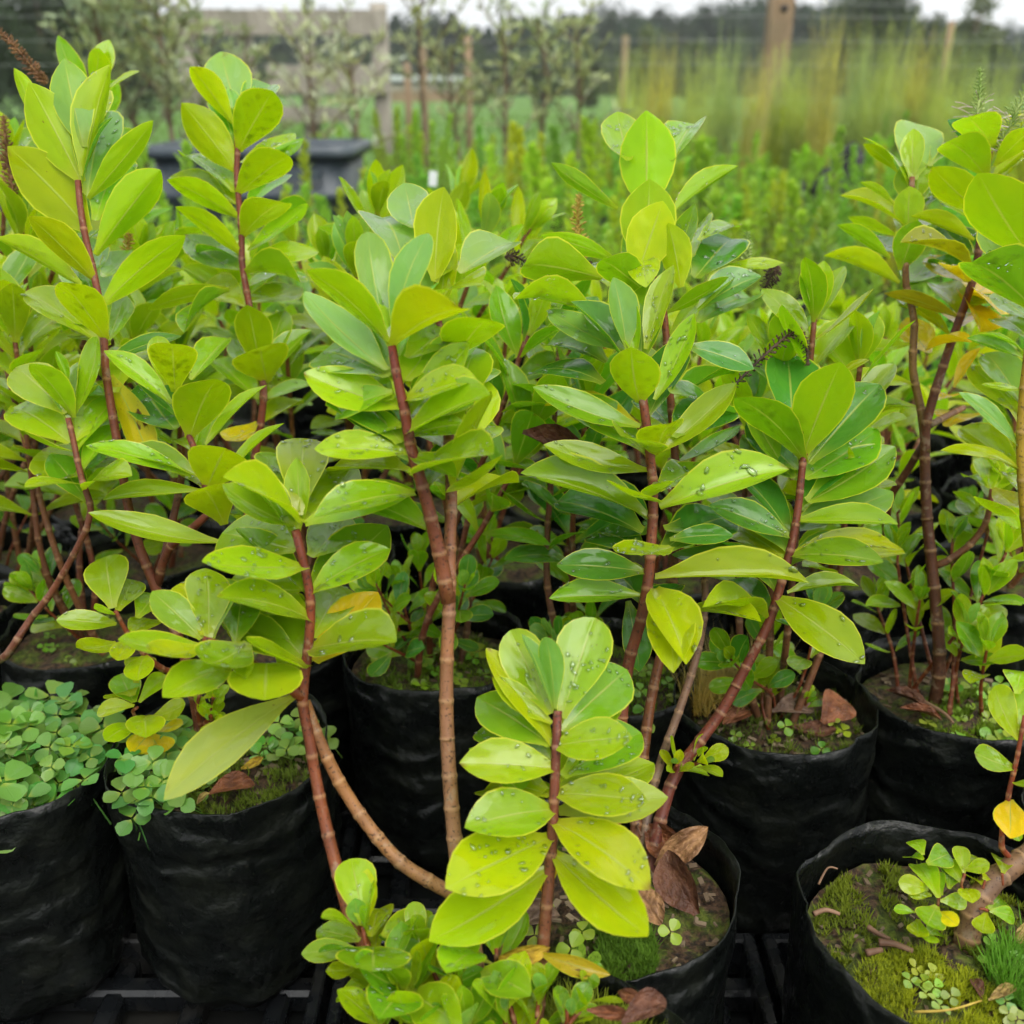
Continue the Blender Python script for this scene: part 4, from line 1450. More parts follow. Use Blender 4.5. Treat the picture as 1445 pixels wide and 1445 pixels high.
# --- small shoots in the right-hand bags
pM = shrub('Bfr', 'cluster of tiny round leaved shoots on a thick cut stem in moss', dx=.05, group='small shoots in the bags')
sM = px_stem(pM, [px((bag_at['Bfr'][0] + .015, bag_at['Bfr'][1] + .0, .225)), (1385, 1262, .735), (1425, 1225, .745), (1462, 1195, .75), (1520, 1120, .76)], .0100, .0085, (.15, .085, .05), .02, (.15, .085, .05))
bM = P(1360, 1290, .735)
px_leaves(pM, [(1375, 1272, .725), (1330, 1270, .72), (1360, 1230, .73)], [
    (940, 575, 810, 370, 1, 0, {'w': .42, 'k': 'obov', 'd': -.012, 'L': .05}), (950, 590, 1110, 595, 0, 0, {'w': .6}), (930, 620, 870, 740, -1, 0, {'w': .8}), (900, 560, 755, 530, 0, 2, {}),
    (880, 520, 705, 480, 0, 2, {}), (800, 660, 675, 640, 0, 0, {'w': .5}), (945, 660, 1050, 735, -1, 4, {'w': .5}), (820, 700, 815, 810, -1, 2, {'w': .55}), (850, 350, 770, 330, 1, 0),
    (850, 320, 790, 230, 1, 0), (870, 370, 1005, 310, 1, 6, {'w': .6}), (1080, 490, 990, 350, 1, 0), (1090, 430, 1060, 265, 1, 0), (1100, 410, 1240, 370, 0, 0, {'w': .55}), (1090, 400, 1130, 310, 1, 0),
    (1090, 520, 1140, 600, -1, 2), (1225, 640, 1140, 525, 1, 0, {'w': .46}), (1235, 640, 1310, 570, 1, 6), (1240, 650, 1392, 690, 0, 6, {'w': .5}), (1220, 660, 1195, 785, -1, 2, {'w': .6}),
    (1320, 430, 1300, 330, 1, 0, {'w': .62}), (1200, 500, 1150, 460, 1, 2), (1210, 470, 1250, 420, 1, 2), (870, 790, 930, 760, 1, 6), (860, 780, 880, 830, -1, 0), (960, 560, 920, 420, 1, 6), (1000, 520, 1000, 420, 1, 6),
], L=.026, f=.9, kind='obov', ratio=.55, drops=.05, up=Vector((0, -.4, .9)), **ZM)
for pts in ([(945, 560), (935, 640), (960, 700)], [(1095, 430), (1075, 500), (1100, 560)], [(1230, 650), (1210, 640), (1180, 640)], [(1315, 430), (1320, 500)], [(1200, 520), (1215, 470)]):
    px_stem(pM, [(1100 + a * .2388, 1130 + b * .2388, .724) for a, b in pts], .0013, .0009, RED, .008)
pK = empty('hebe_shrub', P(1500, 1240, .76), 'young shoot with red stem and one yellow leaf at the picture edge', 'shrub', 'small shoots in the bags')
sK = px_stem(pK, [(1500, 1240, .76), (1418, 1205, .745), (1422, 1130, .735), (1435, 1070, .73), (1446, 1010, .725)], .0028, .0018, (.22, .045, .02), .02)
px_leaves(pK, sK, [
    (1425, 380, 1330, 180, 1, 0, {'k': 'obov', 'w': .58, 'f': .6}), (1420, 490, 1258, 430, 0, 0, {'k': 'obov', 'w': .62, 'f': .6}), (1395, 605, 1395, 748, -1, 4, {'k': 'ellip', 'w': .60, 'dr': 0}),
    (1435, 350, 1500, 180, 1, 0, {'k': 'obov', 'w': .5}), (1415, 540, 1500, 560, -1, 0, {'k': 'obov', 'w': .5}), (1420, 210, 1440, 120, 1, 0, {'k': 'obov', 'w': .5}), (1380, 700, 1430, 760, -1, 0, {'L': .02, 'k': 'obov', 'w': .6}),
], L=.042, f=.4, drops=.2, **Q9)
rosette(pN, 1078, 965, .985, Vector(bag_at['Br1']) + Vector((-.01, -.02, 0)), 3, .040, (0, 6, 0), tilt=(-.1, -.4, .9))
rosette(pN, 1140, 985, .985, Vector(bag_at['Br1']) + Vector((.01, -.02, 0)), 2, .020, (0, 6), tilt=(0, -.4, .9))

# ------------------------------------------------------------------ rear rows of the same shrubs
def PY(u, v, y):
    """the point at distance y (world) seen at photo pixel (u, v)"""
    a = RT * ((u - 722.5) / N0) - UPV * ((v - 722.5) / N0) + FW
    return CAM + a * (y / a.y)


def grow(plant, base, top, leafy=.55, L=.08, tints=(0, 0, 0, 2, 2, 6), r0=.0048, col_=None, drops=.12, space=.027, ratio=.39, low=74, kind='lance', skip=.08, f=.05, tip=14):
    base = Vector(base); top = Vector(top)
    k = (top - base).length
    side = Vector((rnd.uniform(-.12, .12), rnd.uniform(-.12, .12), 0)) * k
    path = smooth_path([base, base.lerp(top, .33) + side * .8 - Vector(((top - base).x, (top - base).y, 0)) * .08, base.lerp(top, .68) + side * .4, top], 7)
    nodes, at, tot = add_stem(plant, path, r0 * .8, r0 * .5, col_ or rnd.choice(((.13, .04, .022), (.11, .05, .025), (.16, .07, .03))), .032)
    auto_leaves(plant, at, tot, tot * (1 - leafy), L, space, ratio, kind, tints, tip, low, drops, None, skip, f=f)
    return at, tot


def rear(key, tops, label=None, small=2, **kw):
    """tops: photo pixels of the stem tips, at about the distance of the bag"""
    x, y, z = bag_at[key]
    p = empty('hebe_shrub', (x, y, z - .008), label or 'green shrub in the crowded rear rows, half hidden by nearer leaves', 'shrub', 'large leaved shrubs in bags' if label else 'rear rows of large leaved shrubs')
    for (u, v, dy) in tops:
        grow(p, (x + rnd.uniform(-.025, .025), y + rnd.uniform(-.025, .025), z - .012), PY(u, v, y + dy), **kw)
    for _ in range(small):
        T = Vector((x + rnd.uniform(-.07, .07), y + rnd.uniform(-.08, .05), z + rnd.uniform(.05, .13)))
        grow(p, (x, y, z - .012), T, .6, .04, (0, 6, 6, 3), .0022, RED, 0, .02, .5, 80, 'obov')
    return p


rear('Bl2', [(20, 470, .0), (62, 560, .02), (-20, 400, .03), (190, 470, .1)], 'shrub behind the bowed left stem with orange yellow lower leaves', leafy=.5)
rear('Bc', [(745, 470, .02), (690, 560, .05), (760, 590, -.02), (600, 600, .05)], 'shrub behind the tall bare cane, thin red stems and dark leaves', tints=(6, 3, 0, 6), small=7, leafy=.45)
rear('Bc2', [(830, 560, .06), (810, 660, .0), (790, 470, .08)], 'dark leaved shrub filling the gap beside the middle shrub', tints=(3, 6, 3, 6), small=4, leafy=.6)
rear('Br1', [(1150, 440, .04), (1100, 500, .05), (1060, 570, .06), (1215, 500, .05)], 'shrub with rounded yellow green leaves right of the middle crown', tints=(2, 0, 0, 2), kind='ellip', ratio=.48, L=.07, small=3)
rows = {
    'back0': [300, 445], 'back1': [262, 400], 'back2': [255, 360],
}
crowns = {0: {}, 1: {}, 2: {}}
for key in BACK:
    x, y, z = bag_at[key]
    u0 = px((x, y, .5))[0]
    lowright = 1.0 if u0 > 1010 else 0.0
    tops = []
    for k in range(4):
        vtop = {'back0': rnd.uniform(370, 520), 'back1': rnd.uniform(335, 450), 'back2': rnd.uniform(320, 400)}[key.split('_')[0]] + lowright * 120
        if u0 < 420: vtop += 25
        if 420 < u0 < 740: vtop -= 8
        if 740 < u0 < 1010: vtop += 60
        tops.append((u0 + (k - 1.5) * 62 + rnd.uniform(-24, 24), vtop, rnd.uniform(-.06, .06)))
    far = key.startswith('back2')
    rear(key, tops[:4], None, 0 if far else 2, leafy=.42 if far else .5, drops=0 if far else .1, L=.068 if far else .072, space=.03)

# rear crowns that stand clear in the photo
pR = empty('hebe_shrub', (bag_at['back0_-1'][0], bag_at['back0_-1'][1] - .02, .217), 'rear shrub whose pointed crowns stand just behind the tall middle cane', 'shrub', 'large leaved shrubs in bags')
for (u, v, y, L) in [(533, 262, 1.12, .075), (648, 244, 1.45, .075), (690, 282, 1.14, .07), (748, 292, 1.2, .062), (500, 330, 1.05, .07)]:
    T = PY(u, v + 30, y)
    grow(pR, (bag_at['back0_-1'][0] + rnd.uniform(-.03, .03), bag_at['back0_-1'][1] + rnd.uniform(-.03, .03), .213), T, .5, L, (0, 2, 0, 1), drops=.3, tip=10, low=55)
pR2 = empty('hebe_shrub', (bag_at['back0_-3'][0], bag_at['back0_-3'][1], .217), 'rear shrub with slim upright crown beside the tallest left crown', 'shrub', 'large leaved shrubs in bags')
for (u, v, y, L) in [(135, 100, 1.15, .07), (180, 290, 1.2, .07), (200, 340, 1.15, .07), (30, 300, 1.1, .075), (250, 330, 1.25, .07), (10, 200, 1.2, .07)]:
    T = PY(u, v + 20, y)
    grow(pR2, (bag_at['back0_-3'][0] + rnd.uniform(-.03, .03), bag_at['back0_-3'][1] + rnd.uniform(-.03, .03), .213), T, .45, L, (0, 2, 0, 6), drops=.2, low=60)


# ------------------------------------------------------------------ flower spikes
def spike(plant, pts, rad, mat, pods=70, pod=.0035, stamens=0, core=None):
    path = smooth_path(pts, 8)
    n = len(path)
    mb = MB()
    rr = random.Random(rnd.randrange(9999))
    mb.tube(path, [.0013] * n, 5)
    for i in range(pods):
        f = (i + rr.random()) / pods
        q = f * (n - 1); k = min(int(q), n - 2)
        p = path[k].lerp(path[k + 1], q - k)
        ax = (path[k + 1] - path[k]).normalized()
        a = Vector((1, 0, 0)) - ax * ax.x; a.normalize(); b = ax.cross(a)
        th = i * 2.4 + rr.uniform(-.3, .3)
        dirv = (a * math.cos(th) + b * math.sin(th) + ax * .45).normalized()
        taper = (1 - .62 * f ** 2) * min(1, .5 + 4 * f)
        tip = p + dirv * rad * taper * rr.uniform(.7, 1.25)
        mb.tube([p, p.lerp(tip, .5), tip - dirv * pod * .4, tip], [.0004, pod * .16, pod * .34 * taper, .0002], 5, False)
    o = mobj('flower_spike', mb.mesh('flower_spike', [mat]), plant, None, Matrix.Identity(4))
    if stamens:
        sm = MB()
        for i in range(stamens):
            f = rr.uniform(.02, .55); q = f * (n - 1); k = min(int(q), n - 2)
            p = path[k].lerp(path[k + 1], q - k)
            th = rr.uniform(0, 6.28)
            dv = Vector((math.cos(th), math.sin(th), rr.uniform(-.1, .5))).normalized()
            ln = rr.uniform(.014, .024)
            sm.tube([p + dv * rad * .5, p + dv * (rad * .5 + ln * .6) + Vector((0, 0, .001)), p + dv * (rad * .5 + ln)], [.00028, .00025, .00035], 4)
        so = mobj('stamens', sm.mesh('stamens', [M_STAMEN]), None, None, None)
        so.parent = o
        so['kind'] = 'stuff'
    return o


def px_spike(plant, pts, d, rad, mat, **kw):
    return spike(plant, [P(u, v, d) for (u, v) in pts], rad, mat, **kw)


px_spike(pN, [(822, 372), (818, 340), (815, 300), (818, 276)], .98, .0095, M_SPIKE_Y, pods=110, pod=.0042)
px_spike(pN, [(795, 375), (812, 378), (835, 372)], .99, .009, M_SPIKE_D, pods=60, pod=.003)
px_spike(pN, [(712, 362), (728, 362), (745, 372)], 1.0, .010, M_SPIKE_D, pods=60, pod=.003)
px_spike(pN, [(1054, 392), (1053, 360), (1055, 328)], .98, .0085, M_SPIKE_G, pods=90, pod=.0042)
px_spike(pN, [(1100, 376), (1088, 390), (1078, 412)], .99, .010, M_SPIKE_D, pods=80, pod=.003)
px_spike(pN, [(1035, 545), (1075, 505), (1110, 475), (1128, 470), (1138, 490), (1140, 515)], .87, .0075, M_SPIKE_D, pods=130, pod=.003)
px_spike(pR2, [(66, 118), (45, 95), (18, 62), (-6, 40)], 1.05, .0085, M_SPIKE_B, pods=150, pod=.004)
px_spike(pR2, [(20, 280), (10, 220), (5, 165)], 1.05, .0105, M_SPIKE_B, pods=150, pod=.0045)
px_spike(pR2, [(175, 380), (180, 350), (183, 330)], 1.0, .008, M_SPIKE_Y, pods=60, pod=.004)
px_spike(pF, [(1393, 215), (1380, 170), (1383, 130), (1383, 96)], .96, .0085, M_SPIKE_G, pods=110, pod=.0032, stamens=34)
px_spike(pF, [(1410, 220), (1422, 185), (1438, 150), (1452, 120)], .96, .013, M_SPIKE_G, pods=120, pod=.0034, stamens=44)

# ------------------------------------------------------------------ clover in the left bags
def clover_mesh(seed):
    """one leaf: a thin stalk with three rounded leaflets at its top; unit = metres"""
    r = random.Random(seed)
    mb = MB()
    uvs = []
    me_v, me_f = [], []
    for k in range(3):
        a0 = k * 2.094 + r.uniform(-.15, .15)
        l = .0125 * r.uniform(.85, 1.15); w = l * r.uniform(.92, 1.05)
        droop = r.uniform(-.15, .30)
        for (t_, ww) in ((.0, .06), (.2, .55), (.5, 1.0), (.78, .98), (1.0, .45)):
            for s in (-1, 0, 1):
                notch = -.06 if (s == 0 and t_ > .9) else 0
                x = s * ww * w * .5; y = .001 + (t_ - notch) * l
                z = abs(s) * .18 * w * ww - droop * y * t_
                me_v.append(Vector((x * math.cos(a0) - y * math.sin(a0), x * math.sin(a0) + y * math.cos(a0), z)))
                uvs.append((s * .5 + .5, t_))
        b = k * 15
        for i in range(4):
            for s in range(2):
                me_f.append((b + i * 3 + s, b + i * 3 + s + 1, b + i * 3 + s + 4, b + i * 3 + s + 3))
    mb.add(me_v, me_f)
    mb.tube([Vector((0, 0, 0)), Vector((.001, .001, -.012)), Vector((r.uniform(-.008, .008), r.uniform(-.008, .008), -.04))], [.0005, .0005, .0006], 4, False)
    me = mb.mesh('clover_leaf', [M_CLOVER])
    ul = me.uv_layers.new(name='UVMap')
    for li, lp in enumerate(me.loops):
        vi = lp.vertex_index
        ul.data[li].uv = uvs[vi] if vi < len(uvs) else (.5, .5)
    return me


CLOVER = [clover_mesh(s) for s in range(5)]


def clover(name, c, label, spots, colr, group='clover growing in the bags', cat='clover'):
    p = empty(name, c, label, cat, group)
    for (pos, sc) in spots:
        tilt = Vector((rnd.uniform(-.45, .45), rnd.uniform(-.75, .15), 1)).normalized()
        q = tilt.to_track_quat('Z', 'Y').to_matrix().to_4x4() @ Matrix.Rotation(rnd.uniform(0, 6.28), 4, 'Z')
        o = mobj('leaf', rnd.choice(CLOVER), p, None, Matrix.Translation(pos) @ q @ Matrix.Scale(sc, 4))
        j = rnd.uniform(.8, 1.2)
        o.color = (colr[0] * j * rnd.uniform(.75, 1.6), colr[1] * j, colr[2] * j * rnd.uniform(.5, 1.2), 1)
    return p


def disc_spots(c, rad, n, h0, h1, s0, s1, spill=0.0, side=None):
    out = []
    for i in range(n):
        a = rnd.uniform(0, 6.28); q = rad * math.sqrt(rnd.random()) * (1 + (spill if rnd.random() < .2 else 0))
        d = Vector((math.cos(a) * q, math.sin(a) * q, 0))
        z = rnd.uniform(h0, h1) * (1 - .5 * (q / rad) ** 2) - (max(0, q / rad - 1) * .10)
        out.append((Vector(c) + d + Vector((0, 0, z)), rnd.uniform(s0, s1)))
    return out


BLUEG = (.115, .300, .060)
LIMEG = (.180, .360, .030)
c = Vector(bag_at['Bll'])
clover('clover_patch', c, 'thick mat of bluish green clover filling the left corner bag', disc_spots(c + Vector((.01, .01, 0)), .092, 170, .006, .050, .8, 1.75, 0), BLUEG)
c = Vector(bag_at['Bfl'])
sp = disc_spots(c + Vector((-.045, -.01, .0)), .045, 40, .01, .045, .8, 1.3)
sp += [(P(u, v, d), 1.25) for (u, v, d) in [(172, 1118, .85), (190, 1130, .845), (186, 1155, .84), (205, 1110, .845), (215, 1125, .84), (230, 1100, .85), (245, 1115, .845), (175, 1070, .86), (190, 1085, .855), (215, 1075, .86), (255, 1130, .84)]]
clover('clover_patch', c, 'small clover hanging over the rim of the wrinkled bag', sp, BLUEG)
c = Vector(bag_at['Bfl'])
clover('clover_patch', c + Vector((.05, .03, 0)), 'few clover leaves behind the pale lime leaf', disc_spots(c + Vector((.055, .03, 0)), .035, 22, .0, .03, .7, 1.1), (.16, .36, .06))
for key, n, s, dx, dy, words in [('Bc', 34, .75, 0, 0, 'tiny clover on the soil behind the tall bare cane'), ('Bc2', 26, .8, .02, -.03, 'clover between the middle stem and the leaning red stem'),
                                 ('Br1', 14, .6, .0, -.03, 'few tiny sprouts among the crumpled brown leaves'), ('Br2', 30, .8, .02, -.02, 'round leaved weeds round the thick brown stem'),
                                 ('B1', 14, .75, -.01, -.045, 'clover sprigs under the curled brown leaves'), ('Bl3', 16, .8, 0, 0, 'clover in the shade between the red stems'), ('Bl2', 16, .8, 0, 0, 'clover in the shaded left bag')]:
    c = Vector(bag_at[key]) + Vector((dx, dy, 0))
    clover('clover_patch', c, words, disc_spots(c, .065, n, .0, .022, s * .7, s * 1.1), LIMEG)
c = PG(1345, 1380, .228)
clover('clover_patch', c, 'pale four leaved looking clover on the moss of the front bag',
       [(PG(1100 + a * .2388, 1130 + b * .2388, .236) , .52) for (a, b) in [(805, 990), (770, 1060), (850, 1070), (905, 1020), (915, 1100), (865, 1140), (1015, 1155), (950, 1210), (1340, 1185), (1355, 1260), (1410, 1290), (1415, 940), (1250, 830), (1240, 960)]], (.22, .40, .08))

# ------------------------------------------------------------------ moss, twigs and dead leaves on the soil
def moss(key, n, cx, cy, rad, colr, name='moss', h=.007, label=None, patch=-.15):
    """moss tufts as one part of the bag's soil"""
    x, y, z = bag_at[key]
    mb = MB()
    rr = random.Random(rnd.randrange(9999))
    for _ in range(n):
        a = rr.uniform(0, 6.28); q = rad * math.sqrt(rr.random())
        p = Vector((x + cx + math.cos(a) * q, y + cy + math.sin(a) * q, 0))
        if (p - Vector((x, y, 0))).length > BR - .008: continue
        if noise.noise(Vector((p.x * 45, p.y * 45, 2))) + .5 * noise.noise(Vector((p.x * 130, p.y * 130, 5))) < patch: continue
        p.z = z - .003 + .010 * (1 - ((p.x - x) ** 2 + (p.y - y) ** 2) / BR ** 2) + .002 * noise.noise(Vector((p.x * 60, p.y * 60, 0)))
        for _b in range(5):
            b = rr.uniform(0, 6.28)
            o = Vector((math.cos(b), math.sin(b), 0))
            s = Vector((-o.y, o.x, 0)) * .0007
            hh = h * rr.uniform(.5, 1.2) * (1 + .7 * noise.noise(Vector((p.x * 70, p.y * 70, 9))))
            tip = p + o * hh * rr.uniform(.3, .9) + Vector((0, 0, hh))
            mb.add([p - s, p + s, tip], [(0, 1, 2)])
    o = mobj(name, mb.mesh(name, [M_MOSS]))
    o.color = (*colr, 1)
    tag(o, label, 'moss', kind='stuff')
    return o


moss('Bfr', 5000, .0, .0, .092, (.16, .21, .015), h=.0058, patch=.02, label='olive green moss carpet in the front right bag')
moss('Bfr', 2600, -.03, -.055, .05, (.26, .31, .012), h=.0065, patch=-.3, label='bright yellow green moss along the torn rim')
moss('Bfr', 420, .055, -.03, .035, (.10, .26, .02), name='seedling_grass', h=.020, patch=-.2, label='fine green grass seedlings beside the thick cut stem')
moss('B1', 1300, .0, -.055, .030, (.11, .22, .015), patch=-.4, label='dark green moss cushion under the front shrub leaves')
moss('B0', 1600, .02, .03, .06, (.20, .26, .03), name='seedling_grass', h=.018, label='pale wispy grass seedlings beside the low stem')
moss('Br2', 1800, .02, -.03, .06, (.13, .22, .015), label='green moss round the thick brown stem')
moss('Br1', 900, .0, .0, .08, (.10, .15, .015), label='sparse moss among crumpled brown leaves')
moss('Br1', 420, -.05, .04, .05, (.46, .36, .16), name='dry_grass', h=.045, label='tuft of dry straw coloured grass behind the leaning red stem')
moss('Bll', 1500, .0, .0, .095, (.14, .26, .02), label='light green moss under the clover mat')
moss('Bfl', 1300, .03, -.02, .06, (.14, .20, .02), label='moss specks under the pale lime leaf')
moss('Bc', 1300, .0, -.02, .08, (.12, .20, .02), label='moss on the soil behind the tall cane')
moss('Bc2', 1000, .0, -.02, .08, (.12, .22, .02), label='moss behind the middle shrub')

def chips(key, n, label):
    """loose bark chips and grit in the potting mix"""
    x, y, z = bag_at[key]
    mb = MB()
    rr = random.Random(rnd.randrange(9999))
    for _ in range(n):
        a = rr.uniform(0, 6.28); q = (BR - .012) * math.sqrt(rr.random())
        p = Vector((x + math.cos(a) * q, y + math.sin(a) * q, z - .004 + .010 * (1 - (q / BR) ** 2)))
        rot = Matrix.Rotation(rr.uniform(0, 6.28), 3, 'Z') @ Matrix.Rotation(rr.uniform(-.6, .6), 3, 'X')
        k = rr.uniform(.4, 1.0)
        mb.box(p, (.0085 * k, .0035 * k * rr.uniform(.6, 1.6), .0018), rot)
    o = mobj('bark_chips', mb.mesh('bark_chips', [M_BARK], False))
    tag(o, label, 'bark chips', kind='stuff')


for key, words in (('Bfr', 'bark chips and grit in the mossy front bag'), ('B1', 'bark chips under the curled brown leaves'), ('B0', 'bark chips in the bottom bag'), ('Br1', 'bark chips among the crumpled leaves'),
                   ('Br2', 'bark chips round the thick brown stem'), ('Bfl', 'bark chips in the wrinkled clover bag'), ('Bc', 'bark chips behind the tall cane')):
    chips(key, 110, words)

DEADC = {'rust': (.24, .085, .035), 'tan': (.38, .20, .09), 'brown': (.15, .06, .032), 'straw': (.45, .32, .10), 'yellow': (.55, .36, .03), 'grey': (.22, .14, .10)}


def fallen(pts, colr, label, ratio=.45, kind='ellip', up=(0, -.3, 1), var=None, old=False, cat='dead leaf'):
    B, T = pts
    B = Vector(B); T = Vector(T)
    d = T - B; L = d.length; y = d / L
    n = Vector(up); n = (n - y * n.dot(y)).normalized(); x = y.cross(n); W = L * ratio
    me, me_old, me_dead, dr = VAR[kind][rnd.randrange(4) if var is None else var % len(VAR[kind])]
    o = mobj('fallen_leaf', me_old if old else me_dead)
    o.matrix_basis = Matrix(((x.x * W, y.x * L, n.x * L * 2.2, B.x), (x.y * W, y.y * L, n.y * L * 2.2, B.y), (x.z * W, y.z * L, n.z * L * 2.2, B.z), (0, 0, 0, 1)))
    o.color = (*DEADC[colr], 1)
    tag(o, label, cat, 'dead leaves on the soil')
    return o


fallen((P(925, 1222, .80), P(998, 1168, .785)), 'tan', 'curled tan dead leaf standing against the bag wall', .42, up=(-.3, -.9, .5), var=0)
fallen((P(912, 1165, .83), P(965, 1215, .80)), 'rust', 'rusty brown dead leaf lying behind the curled tan one', .6, up=(-.2, -.8, .6), var=2)
fallen((P(985, 1290, .765), P(940, 1200, .785)), 'brown', 'dark folded dead leaf under the curled tan one', .7, up=(-.6, -.6, .5), var=2)
fallen((P(905, 1250, .78), P(932, 1305, .755)), 'tan', 'short tan dead leaf at the tip of a lime leaf', .6, up=(-.2, -.7, .7))
fallen((PG(722, 1300, .232), PG(790, 1290, .235)), 'grey', 'greyish crumpled dead leaf left of the dark moss cushion', .6)
fallen((P(828, 1425, .625), P(892, 1432, .615)), 'rust', 'long rust dead leaf at the bottom edge', .30, up=(0, -.7, .7))
fallen((P(878, 1446, .61), P(940, 1408, .625)), 'brown', 'crumpled brown dead leaf beside the long rust one', .5, up=(-.5, -.5, .6), var=1)
fallen((P(872, 1400, .64), P(905, 1408, .632)), 'rust', 'small rust leaf scrap behind the crumpled grey one', .6, up=(-.2, -.8, .5))
fallen((P(762, 1345, .66), P(860, 1376, .642)), 'yellow', 'yellow dead leaf with brown spots in the bottom bag', .26, kind='lance', up=(0, -.8, .6), old=True)
fallen((P(702, 1352, .66), P(776, 1338, .66)), 'yellow', 'curved yellow dead leaf behind the low rosettes', .36, up=(0, -.7, .5), var=1)
fallen((PG(1160, 1020, .24), PG(1192, 985, .25)), 'rust', 'round rust dead leaf in the bag behind the curled leaf bag', .9, kind='obov', up=(-.2, -.7, .5))
fallen((PG(1090, 1005, .238), PG(1150, 1000, .24)), 'grey', 'crumpled grey leaf beside the round rust one', .6)
fallen((PG(1120, 1025, .235), PG(1180, 1032, .235)), 'brown', 'brown leaf scrap at the rim below the round rust one', .5)
fallen((PG(1020, 1022, .235), PG(1062, 1000, .24)), 'rust', 'rust leaf scrap beside the leaning red stem', .5)
fallen((PG(295, 1122, .235), PG(360, 1105, .235)), 'rust', 'rust brown dead leaf at the rim of the wrinkled clover bag', .5)
fallen((PG(340, 1085, .235), PG(372, 1070, .24)), 'yellow', 'yellow leaf scrap behind the pale lime leaf', .5)
fallen((PG(278, 1135, .235), PG(296, 1118, .24)), 'straw', 'straw yellow leaf scrap under the tip of the pale lime leaf', .5)
fallen((PG(1430, 1330, .235), PG(1460, 1300, .25)), 'straw', 'pale yellow dead leaf on moss at the picture edge', .6, up=(-.3, -.8, .4))
fallen((PG(1412, 1405, .235), PG(1430, 1350, .236)), 'brown', 'dark red brown leaf beside the grass seedlings', .4)
fallen((PG(1385, 1410, .235), PG(1372, 1380, .236)), 'brown', 'small dark brown leaf below the grass seedlings', .5)
fallen((PG(1395, 1412, .236), PG(1434, 1392, .24)), 'straw', 'straw coloured leaf scrap among pale clover', .35)
fallen((PG(1250, 975, .24), PG(1310, 1000, .24)), 'brown', 'brown leaf strip left of the thick brown stem', .35)
fallen((PG(1270, 1000, .24), PG(1330, 1015, .24)), 'rust', 'rust leaf strip at the rim below the thick brown stem', .3)
fallen((P(737, 612, .86), P(835, 668, .84)), 'brown', 'brown shrivelled leaf caught among the dark middle leaves', .34, kind='lance', up=(0, -.7, .7), var=5)


def twig(pts, rad, label, mat=None):
    mb = MB()
    path = smooth_path(pts, 5)
    mb.tube(path, [rad * (1 - .4 * i / len(path)) for i in range(len(path))], 6)
    o = mobj('twig', mb.mesh('twig', [mat or M_TWIG]))
    tag(o, label, 'twig', 'twigs on the soil')


twig([PG(1148, 1290, .237), PG(1165, 1284, .238), PG(1185, 1290, .236)], .0022, 'short pinkish brown twig at the torn rim')
twig([PG(1240, 1330, .238), PG(1262, 1332, .239), PG(1288, 1342, .237)], .0030, 'thick pinkish brown twig on the olive moss')
twig([PG(1222, 1345, .237), PG(1245, 1340, .238)], .0028, 'stub of brown twig beside the thick one')
twig([PG(1225, 1308, .238), PG(1240, 1318, .238), PG(1256, 1325, .237)], .0022, 'dark brown twig above the thick one')
twig([PG(1155, 1248, .24), PG(1168, 1225, .25), PG(1182, 1226, .25)], .0010, 'thin bent reddish stalk at the back of the moss')
twig([PG(1290, 1428, .237), PG(1340, 1425, .245), PG(1385, 1412, .240)], .0010, 'long pale straw stalk across the front moss', M_SPIKE_Y)
twig([PG(880, 1120, .24), PG(905, 1180, .25)], .0015, 'thin brown stalk leaning on the bag wall')
twig([PG(1295, 985, .24), PG(1330, 1005, .24), PG(1345, 1020, .24)], .0022, 'reddish brown root curling over the weedy soil')

# ------------------------------------------------------------------ beds of small-leaved shrubs behind
def X(u, y, z=.3):
    """world x of photo column u at distance y and height z"""
    return (u - 722.5) / N0 * (y * math.cos(PITCH) + (CAM.z - z) * math.sin(PITCH))


def small_shrub(seed, h, stems=9, spread=.10, leaf_l=.020, leaf_w=.0055):
    r = random.Random(seed)
    wood, fol = MB(), MB()
    for k in range(stems):
        a = r.uniform(0, 6.28); q = spread * math.sqrt(r.random())
        hh = h * r.uniform(.55, 1.0) * (1 - .3 * q / spread)
        top = Vector((math.cos(a) * q, math.sin(a) * q, hh))
        bow = Vector((math.cos(a), math.sin(a), 0)) * r.uniform(.01, .04)
        path = smooth_path([Vector((0, 0, 0)), top * .4 + bow, top * .75 + bow * .6, top], 5)
        wood.tube(path, [.003 * (1 - .7 * i / len(path)) for i in range(len(path))], 4, False)
        n = int(hh / .011)
        for i in range(n):
            f = .18 + .82 * (i + r.random()) / n
            g = f * (len(path) - 1); j = min(int(g), len(path) - 2)
            p = path[j].lerp(path[j + 1], g - j)
            ax = (path[j + 1] - path[j]).normalized()
            for m in range(3):
                th = i * 1.57 + m * 2.09 + r.uniform(-.4, .4)
                op = R(28 + 48 * (1 - f) + r.uniform(-14, 14)) if f < .9 else R(r.uniform(8, 40))
                s1 = Vector((1, 0, 0)) - ax * ax.x; s1.normalize(); s2 = ax.cross(s1)
                rd = s1 * math.cos(th) + s2 * math.sin(th)
                dv = ax * math.cos(op) + rd * math.sin(op)
                sd_ = dv.cross(rd + ax * .01)
                if sd_.length < 1e-4: continue
                sd_.normalize()
                l = leaf_l * r.uniform(.7, 1.25) * (1 - .2 * (f > .9)); w = leaf_w * r.uniform(.8, 1.2)
                mid = p + dv * l * .5 - ax * .0005
                fol.add([p, mid - sd_ * w, p + dv * l - Vector((0, 0, l * .08)), mid + sd_ * w], [(0, 1, 2), (0, 2, 3)])
    return wood.mesh('stems', [M_BARK]), fol.mesh('foliage', [M_FOL])


